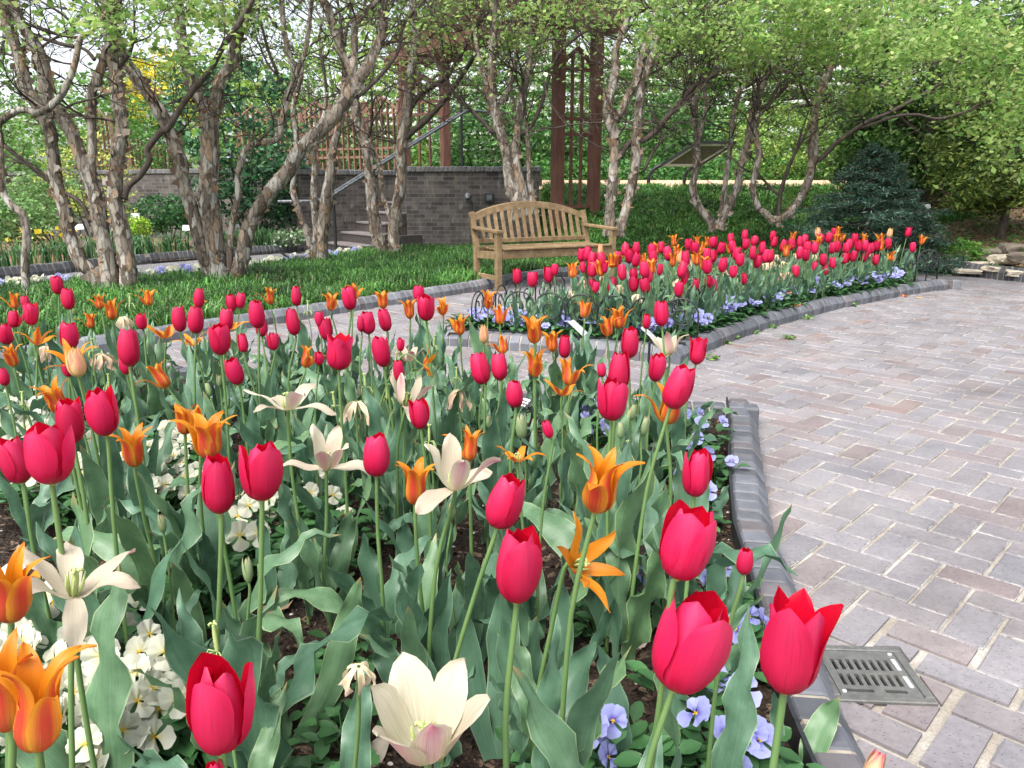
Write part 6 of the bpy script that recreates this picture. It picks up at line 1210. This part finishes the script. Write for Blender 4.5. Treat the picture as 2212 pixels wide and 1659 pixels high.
# far bed: a ragged band of pansies just inside its front kerbs
band = inset(smooth(FAR_F[1:], 6), .215, 1)
for i in range(92):
    j = rp.randrange(1, len(band)-6); x, y = band[j][0]+rp.gauss(0, .07), band[j][1]+rp.gauss(0, .07)
    if not inpoly(x, y, FAR) or polydist(x, y, FAR, True) < .15: continue
    pansy((x, y, soil_z(x, y)), 'pblue', rp.choice((2, 3, 4, 5)), 'lilac blue pansy clump along the curved front kerb of the far bed', 'blue pansies along the far kerb', rp, .045, 1.3)
for i in range(34):
    t = rp.random(); x, y = -.30+t*1.25+rp.gauss(0, .05), 5.42-t*.52+rp.gauss(0, .05)+.05
    if not inpoly(x, y, FAR): continue
    pansy((x, y, soil_z(x, y)), 'pblue', rp.choice((1, 2, 3)), 'blue pansy clump behind the front scroll edging of the far bed', 'blue pansies behind the scroll edging', rp, .04, 1.2)
# strip of pansies along the gravel path
for i in range(46):
    t = (i+rp.uniform(-.3, .3))/46; k = min(len(PATH_N)-2, int(t*(len(PATH_N)-1))); f = t*(len(PATH_N)-1)-k; x = PATH_N[k][0]*(1-f)+PATH_N[k+1][0]*f; y = PATH_N[k][1]*(1-f)+PATH_N[k+1][1]*f
    wh = rp.random() < .6; pansy((x+.10, y-.12+rp.gauss(0, .03), .04), 'pwhite' if wh else 'pblue', rp.choice((3, 4, 5, 5)), 'cream pansy clump edging the gravel path' if wh else 'blue pansy clump edging the gravel path', 'pansies edging the gravel path', rp, .042, 1.1)

# ================================================================ ground cover, strap leaved plants, litter
def blades(name, base, L, W_, pal, r_, bendr=(.2, .9), kind='stuff', parent=None):
    n = len(base); a = r_.uniform(0, 6.283, n); lean = r_.uniform(*bendr, n); L = L*r_.uniform(.6, 1.2, n); d = np.stack([np.cos(a), np.sin(a), np.zeros(n)], 1); s = np.stack([-np.sin(a), np.cos(a), np.zeros(n)], 1)*(W_*r_.uniform(.7, 1.2, n))[:, None]/2; up = np.array([0, 0, 1.])
    p1 = base+(up*.55+d*.16*lean[:, None])*L[:, None]; p2 = base+(up*(.88-.22*lean[:, None])+d*.55*lean[:, None])*L[:, None]; p3 = base+(up*(.95-.55*lean[:, None]*.9)+d*1.0*lean[:, None])*L[:, None]*1.0
    Q = np.concatenate([np.stack([base-s*.8, base+s*.8, p1+s, p1-s], 1), np.stack([p1-s, p1+s, p2+s*.8, p2-s*.8], 1), np.stack([p2-s*.8, p2+s*.8, p3+s*.08, p3-s*.08], 1)]); tt = tints(n, None, r_, .22, pal)*np.clip([[.95+.9*mnoise.noise(Vector((p[0]*1.1, p[1]*1.1, 2)))+.5*mnoise.noise(Vector((p[0]*4, p[1]*4, 5)))] for p in base], .4, 1.7); tt[r_.random(n) < .025] = (.20, .17, .08); return quads(name, Q, M['grass'], np.concatenate([tt, tt, tt]), smooth_=True)
rg = np.random.default_rng(4)
LIR = [(.04, .12, .025), (.06, .17, .035), (.085, .215, .045), (.125, .27, .06), (.03, .09, .02)]
GC_POLY = [tuple(PATH_N[1])]+[tuple(p) for p in PATH_N[2:]]+[(-2.0, 12.6), (-1.75, 13.0), (.45, 12.95), (.6, 14.5), (7.5, 14.1), (7.5, 12.6), (4.7, 11.2)]+inset(K_LINE, .14, 1)[6:0:-1]+[(-3.5, 4.2), (-6, 5.5)]
def cover(n, lo, clump_n, keep):
    out = []; cc = []
    while len(cc) < clump_n:
        x, y = rg.uniform(-6, 7.6), rg.uniform(4, 14.4)
        if inpoly(x, y, GC_POLY) and not inpoly(x, y, PLAZA) and keep(x, y) and visible(x, y, 1.): cc.append((x, y))
    cc = np.array(cc); idx = rg.integers(0, len(cc), n); q = cc[idx]+rg.normal(0, .055, (n, 2)); q = np.array([p for p in q if inpoly(*p, GC_POLY) and polydist(p[0], p[1], K_LINE) > .13]); z = np.array([zt(*p) for p in q]); return np.concatenate([q, z[:, None]], 1)
tag(put(blades('groundcover_grass', cover(54000, 0, 2700, lambda x, y: not (x > 1.2 and y > 10.2)), .20, .0085, LIR, rg), 'groundcover_grass'), kind='stuff')
tag(put(blades('groundcover_slope', cover(36000, 0, 2300, lambda x, y: x > .3 and y > 9.3), .17, .013, [(.045, .13, .028), (.065, .18, .04), (.10, .24, .05), (.14, .29, .06)], rg, (.3, 1.1)), 'groundcover_slope'), kind='stuff')
def leaves_low(poly, n, z, size, pal, name):
    pts = []
    while len(pts) < n:
        x, y = rg.uniform(*poly[0]), rg.uniform(*poly[1]); pts.append((x, y, zt(x, y)+rg.uniform(.02, z)))
    P = leaf_quads(np.array(pts), size, rg, .6); return tag(put(quads(name, P, M['sleaf'], tints(n, None, rg, .25, pal)), name), kind='stuff')
leaves_low(((.4, 7.5), (9.6, 13.9)), 12000, .14, .05, [(.045, .13, .028), (.07, .19, .04), (.11, .25, .055)], 'groundcover_leaves')
leaves_low(((.5, 12), (16.3, 18.5)), 7000, .5, .09, [(.04, .13, .03), (.07, .2, .05), (.12, .28, .06)], 'path_side_planting')
# daffodil like strap leaves behind the gravel kerb
for i in range(26):
    t = (i+.5)/26; k = min(3, int(t*4)); f = t*4-k; a, b = PATH_F[k], PATH_F[k+1]; x = a[0]*(1-f)+b[0]*f-.42+rp.gauss(0, .16); y = a[1]*(1-f)+b[1]*f+.25+rp.gauss(0, .14); root = thing('daffodil_clump', 'strap leaved daffodil clump without flowers behind the gravel path kerb', 'plant', (x, y, .07), 0, 'daffodil clumps along the gravel path')
    n = 46; bs = np.concatenate([rg.normal(0, .09, (n, 2)), np.zeros((n, 1))], 1); put(blades('leaves', bs, .40, .020, [(.03, .10, .03), (.05, .15, .045), (.08, .2, .07), (.16, .27, .13)], rg, (.1, .8)), 'leaves', root)
for i, (px, py, Y) in enumerate([(258, 470, 13), (285, 440, 13.4), (60, 540, 10.5), (150, 520, 11), (120, 480, 12)]):
    p = atY(px, py, Y); root = thing('daffodil', 'yellow daffodil group flowering '+['left of the dark mound', 'before the dark mound', 'at the lower left edge', 'behind the leftmost birch stem', 'left of the yellow green shrub'][i], 'plant', (p.x, p.y, .07)); n = 30
    put(blades('leaves', np.concatenate([rg.normal(0, .12, (n, 2)), np.zeros((n, 1))], 1), .38, .014, LIR, rg, (.1, .6)), 'leaves', root); q = np.concatenate([rg.normal(0, .16, (14, 2)), rg.uniform(.3, .45, (14, 1))], 1); put(quads('blossom', leaf_quads(q, .065, rg, .4, .9), M['blossom'], tints(14, None, rg, .1, [(.75, .58, .05), (.8, .7, .25)])), 'blossom', root)
# mulch chips on the bed
def chips(n, polyf, name, pal, sz):
    q = []
    while len(q) < n:
        x, y = rg.uniform(-2.4, 1.15), 1.0+2.6*rg.random()**1.3
        if polyf(x, y) and visible(x, y, .1): q.append((x, y, soil_z(x, y)+.004))
    P = leaf_quads(np.array(q), sz, rg, 1.2, .4); return tag(put(quads(name, P, M['litter'], tints(n, None, rg, .35, pal)), name), kind='stuff')
chips(15000, lambda x, y: inpoly(x, y, NEAR) and polydist(x, y, NEAR_R) > .13, 'mulch_chips', [(.035, .022, .015), (.06, .038, .024), (.02, .014, .01), (.11, .075, .05), (.04, .025, .018)], .02)
chips(1300, lambda x, y: inpoly(x, y, NEAR) and polydist(x, y, NEAR_R) > .13, 'perlite_specks', [(.55, .53, .48), (.4, .34, .26)], .0065)
def fallen(px, py, z, size, col, label, name='fallen_petal', cat='petal', curl=.3, seed=0):
    p = gnd(px, py, z+.005); rnd = random.Random(seed+int(px)); mb = MB(); az = rnd.uniform(0, 6.28); P = [Vector((math.cos(az)*size*(t-.5), math.sin(az)*size*(t-.5), curl*size*(t-.45)**2*2+.002)) for t in np.linspace(0, 1, 8)]; leaf_geo(mb, P, size*.55, (-math.sin(az), math.cos(az), 0), rnd, 4, .3, .1, clasp=.25); mb.c = [col]*len(mb.v); o = mb.build(name, M['litter'], None, True); o.location = p; tag(o, label, cat)
for a in [(1955, 640, 0, .10, (.80, .22, .08), 'orange red petals fallen on the pavers by the far bed tip'), (1985, 643, 0, .06, (.85, .45, .08), 'small yellow orange petal on the pavers beside the fallen red ones'), (1715, 660, .1, .11, (.80, .20, .04), 'orange petal lying against the far bed kerb'), (1700, 632, .2, .1, (.82, .25, .12), 'pinkish orange petal caught in the far bed pansies'), (1312, 1375, .06, .075, (.80, .66, .60), 'pale pink fallen petal on the mulch'), (1375, 1395, .06, .06, (.7, .55, .45), 'buff fallen petal next to the pale pink one'), (983, 1415, .06, .05, (.75, .42, .28), 'peach fallen petal at the foot of the leaves'), (525, 1170, .06, .06, (.82, .45, .06), 'yellow orange petal lying under the red pair'), (1868, 617, .1, .07, (.8, .2, .05), 'small orange petal on the soil at the far kerb')]: fallen(*a)
for a in [(880, 1292, .06, .075, (.42, .38, .31), 'grey dry leaf on the mulch, upper of the central pair'), (882, 1333, .06, .08, (.46, .43, .33), 'pale dry leaf on the mulch, lower of the central pair'), (790, 1636, .06, .11, (.46, .40, .33), 'dry pinkish leaf beside the big cream tulip at the bottom'), (600, 1290, .06, .07, (.45, .42, .36), 'pale dry leaf in the left mulch patch'), (595, 1318, .06, .09, (.30, .22, .14), 'brown dry leaf in the left mulch patch')]: fallen(*a, 'dry_leaf', 'leaf', .5)
for i, (px, py) in enumerate([(1744, 705), (1705, 748), (1663, 724), (1580, 748), (1625, 735), (1560, 758), (1838, 676), (1538, 792), (1905, 655), (1495, 770)]):
    p = gnd(px, py-15, 0); root = thing('weed', 'small green weed tuft sprouting in the paver joints along the far kerb', 'weed', p, 0, 'weeds along the far kerb'); q = blob_pts(26, (0, 0, .015), (.06, .05, .018), rg, .0); put(quads('leaves', leaf_quads(q, .03, rg, .8), M['sleaf'], tints(26, None, rg, .2, MIDG)), 'leaves', root)

# ================================================================ labels: say where each remaining tulip stands
LM = [('the drain grate', 1880, 1460), ('the black lettered plant label', 1127, 868), ('the left white plant label', 1250, 709), ('the right white plant label', 1404, 722), ('the bench armrest', 1089, 506), ('the far bed front right corner', 1475, 770), ('the far bed left corner', 960, 735), ('the far bed right tip', 2060, 620), ('the blue spruce', 1870, 470), ('the vee birch', 1545, 485), ('the J shaped birch', 1680, 470), ('the leftmost birch clump', 240, 640), ('the second birch clump', 490, 610), ('the splayed white tulip', 165, 1235), ('the big corner orange tulip', 78, 1530), ('the central red tulip', 1118, 1225), ('the huge rounded red tulip', 107, 983), ('the wide open red tulip', 733, 762), ('the drooping star tulip', 1275, 1215), ('the tallest far right tulip', 1962, 502), ('the lone orange tulip', 1455, 520), ('the big central cream tulip', 985, 1015), ('the left twin red tulip', 1036, 797), ('the arbor post foot', 1203, 452), ('the leaning pink orange tulip', 345, 813)]
DIRS = ['right of', 'lower right of', 'below', 'lower left of', 'left of', 'upper left of', 'above', 'upper right of']
used = {r[4] for r in ALL if r[4]}
table = {}
for li, (ln, lx, ly) in enumerate(LM):
    for t in ALL:
        a = math.degrees(math.atan2(t[3]-ly, t[2]-lx)) % 360; o = int(((a+22.5) % 360)//45); table.setdefault((li, o, t[1], t[5]), []).append((math.hypot(t[2]-lx, t[3]-ly), id(t)))
for v in table.values(): v.sort()
for t in sorted(ALL, key=lambda q: q[5]):
    if t[4]: t[0]['label'] = t[4]; continue
    best = None
    for li, (ln, lx, ly) in enumerate(LM):
        a = math.degrees(math.atan2(t[3]-ly, t[2]-lx)) % 360; o = int(((a+22.5) % 360)//45); L = [k for _, k in table[(li, o, t[1], t[5])]]; rk = L.index(id(t))
        if rk < 4:
            s_ = rk*60+math.hypot(t[2]-lx, t[3]-ly)
            if best is None or s_ < best[0]: best = (s_, ['nearest', 'second', 'third', 'fourth'][rk], DIRS[o], ln)
    bedw = '' if t[5] == 'near' else 'far bed '
    t[0]['label'] = f'{bedw}{t[1]}, {best[1]} {best[2]} {best[3]}' if best else f'{t[1]} deep in the crowd of the {t[5]} bed'
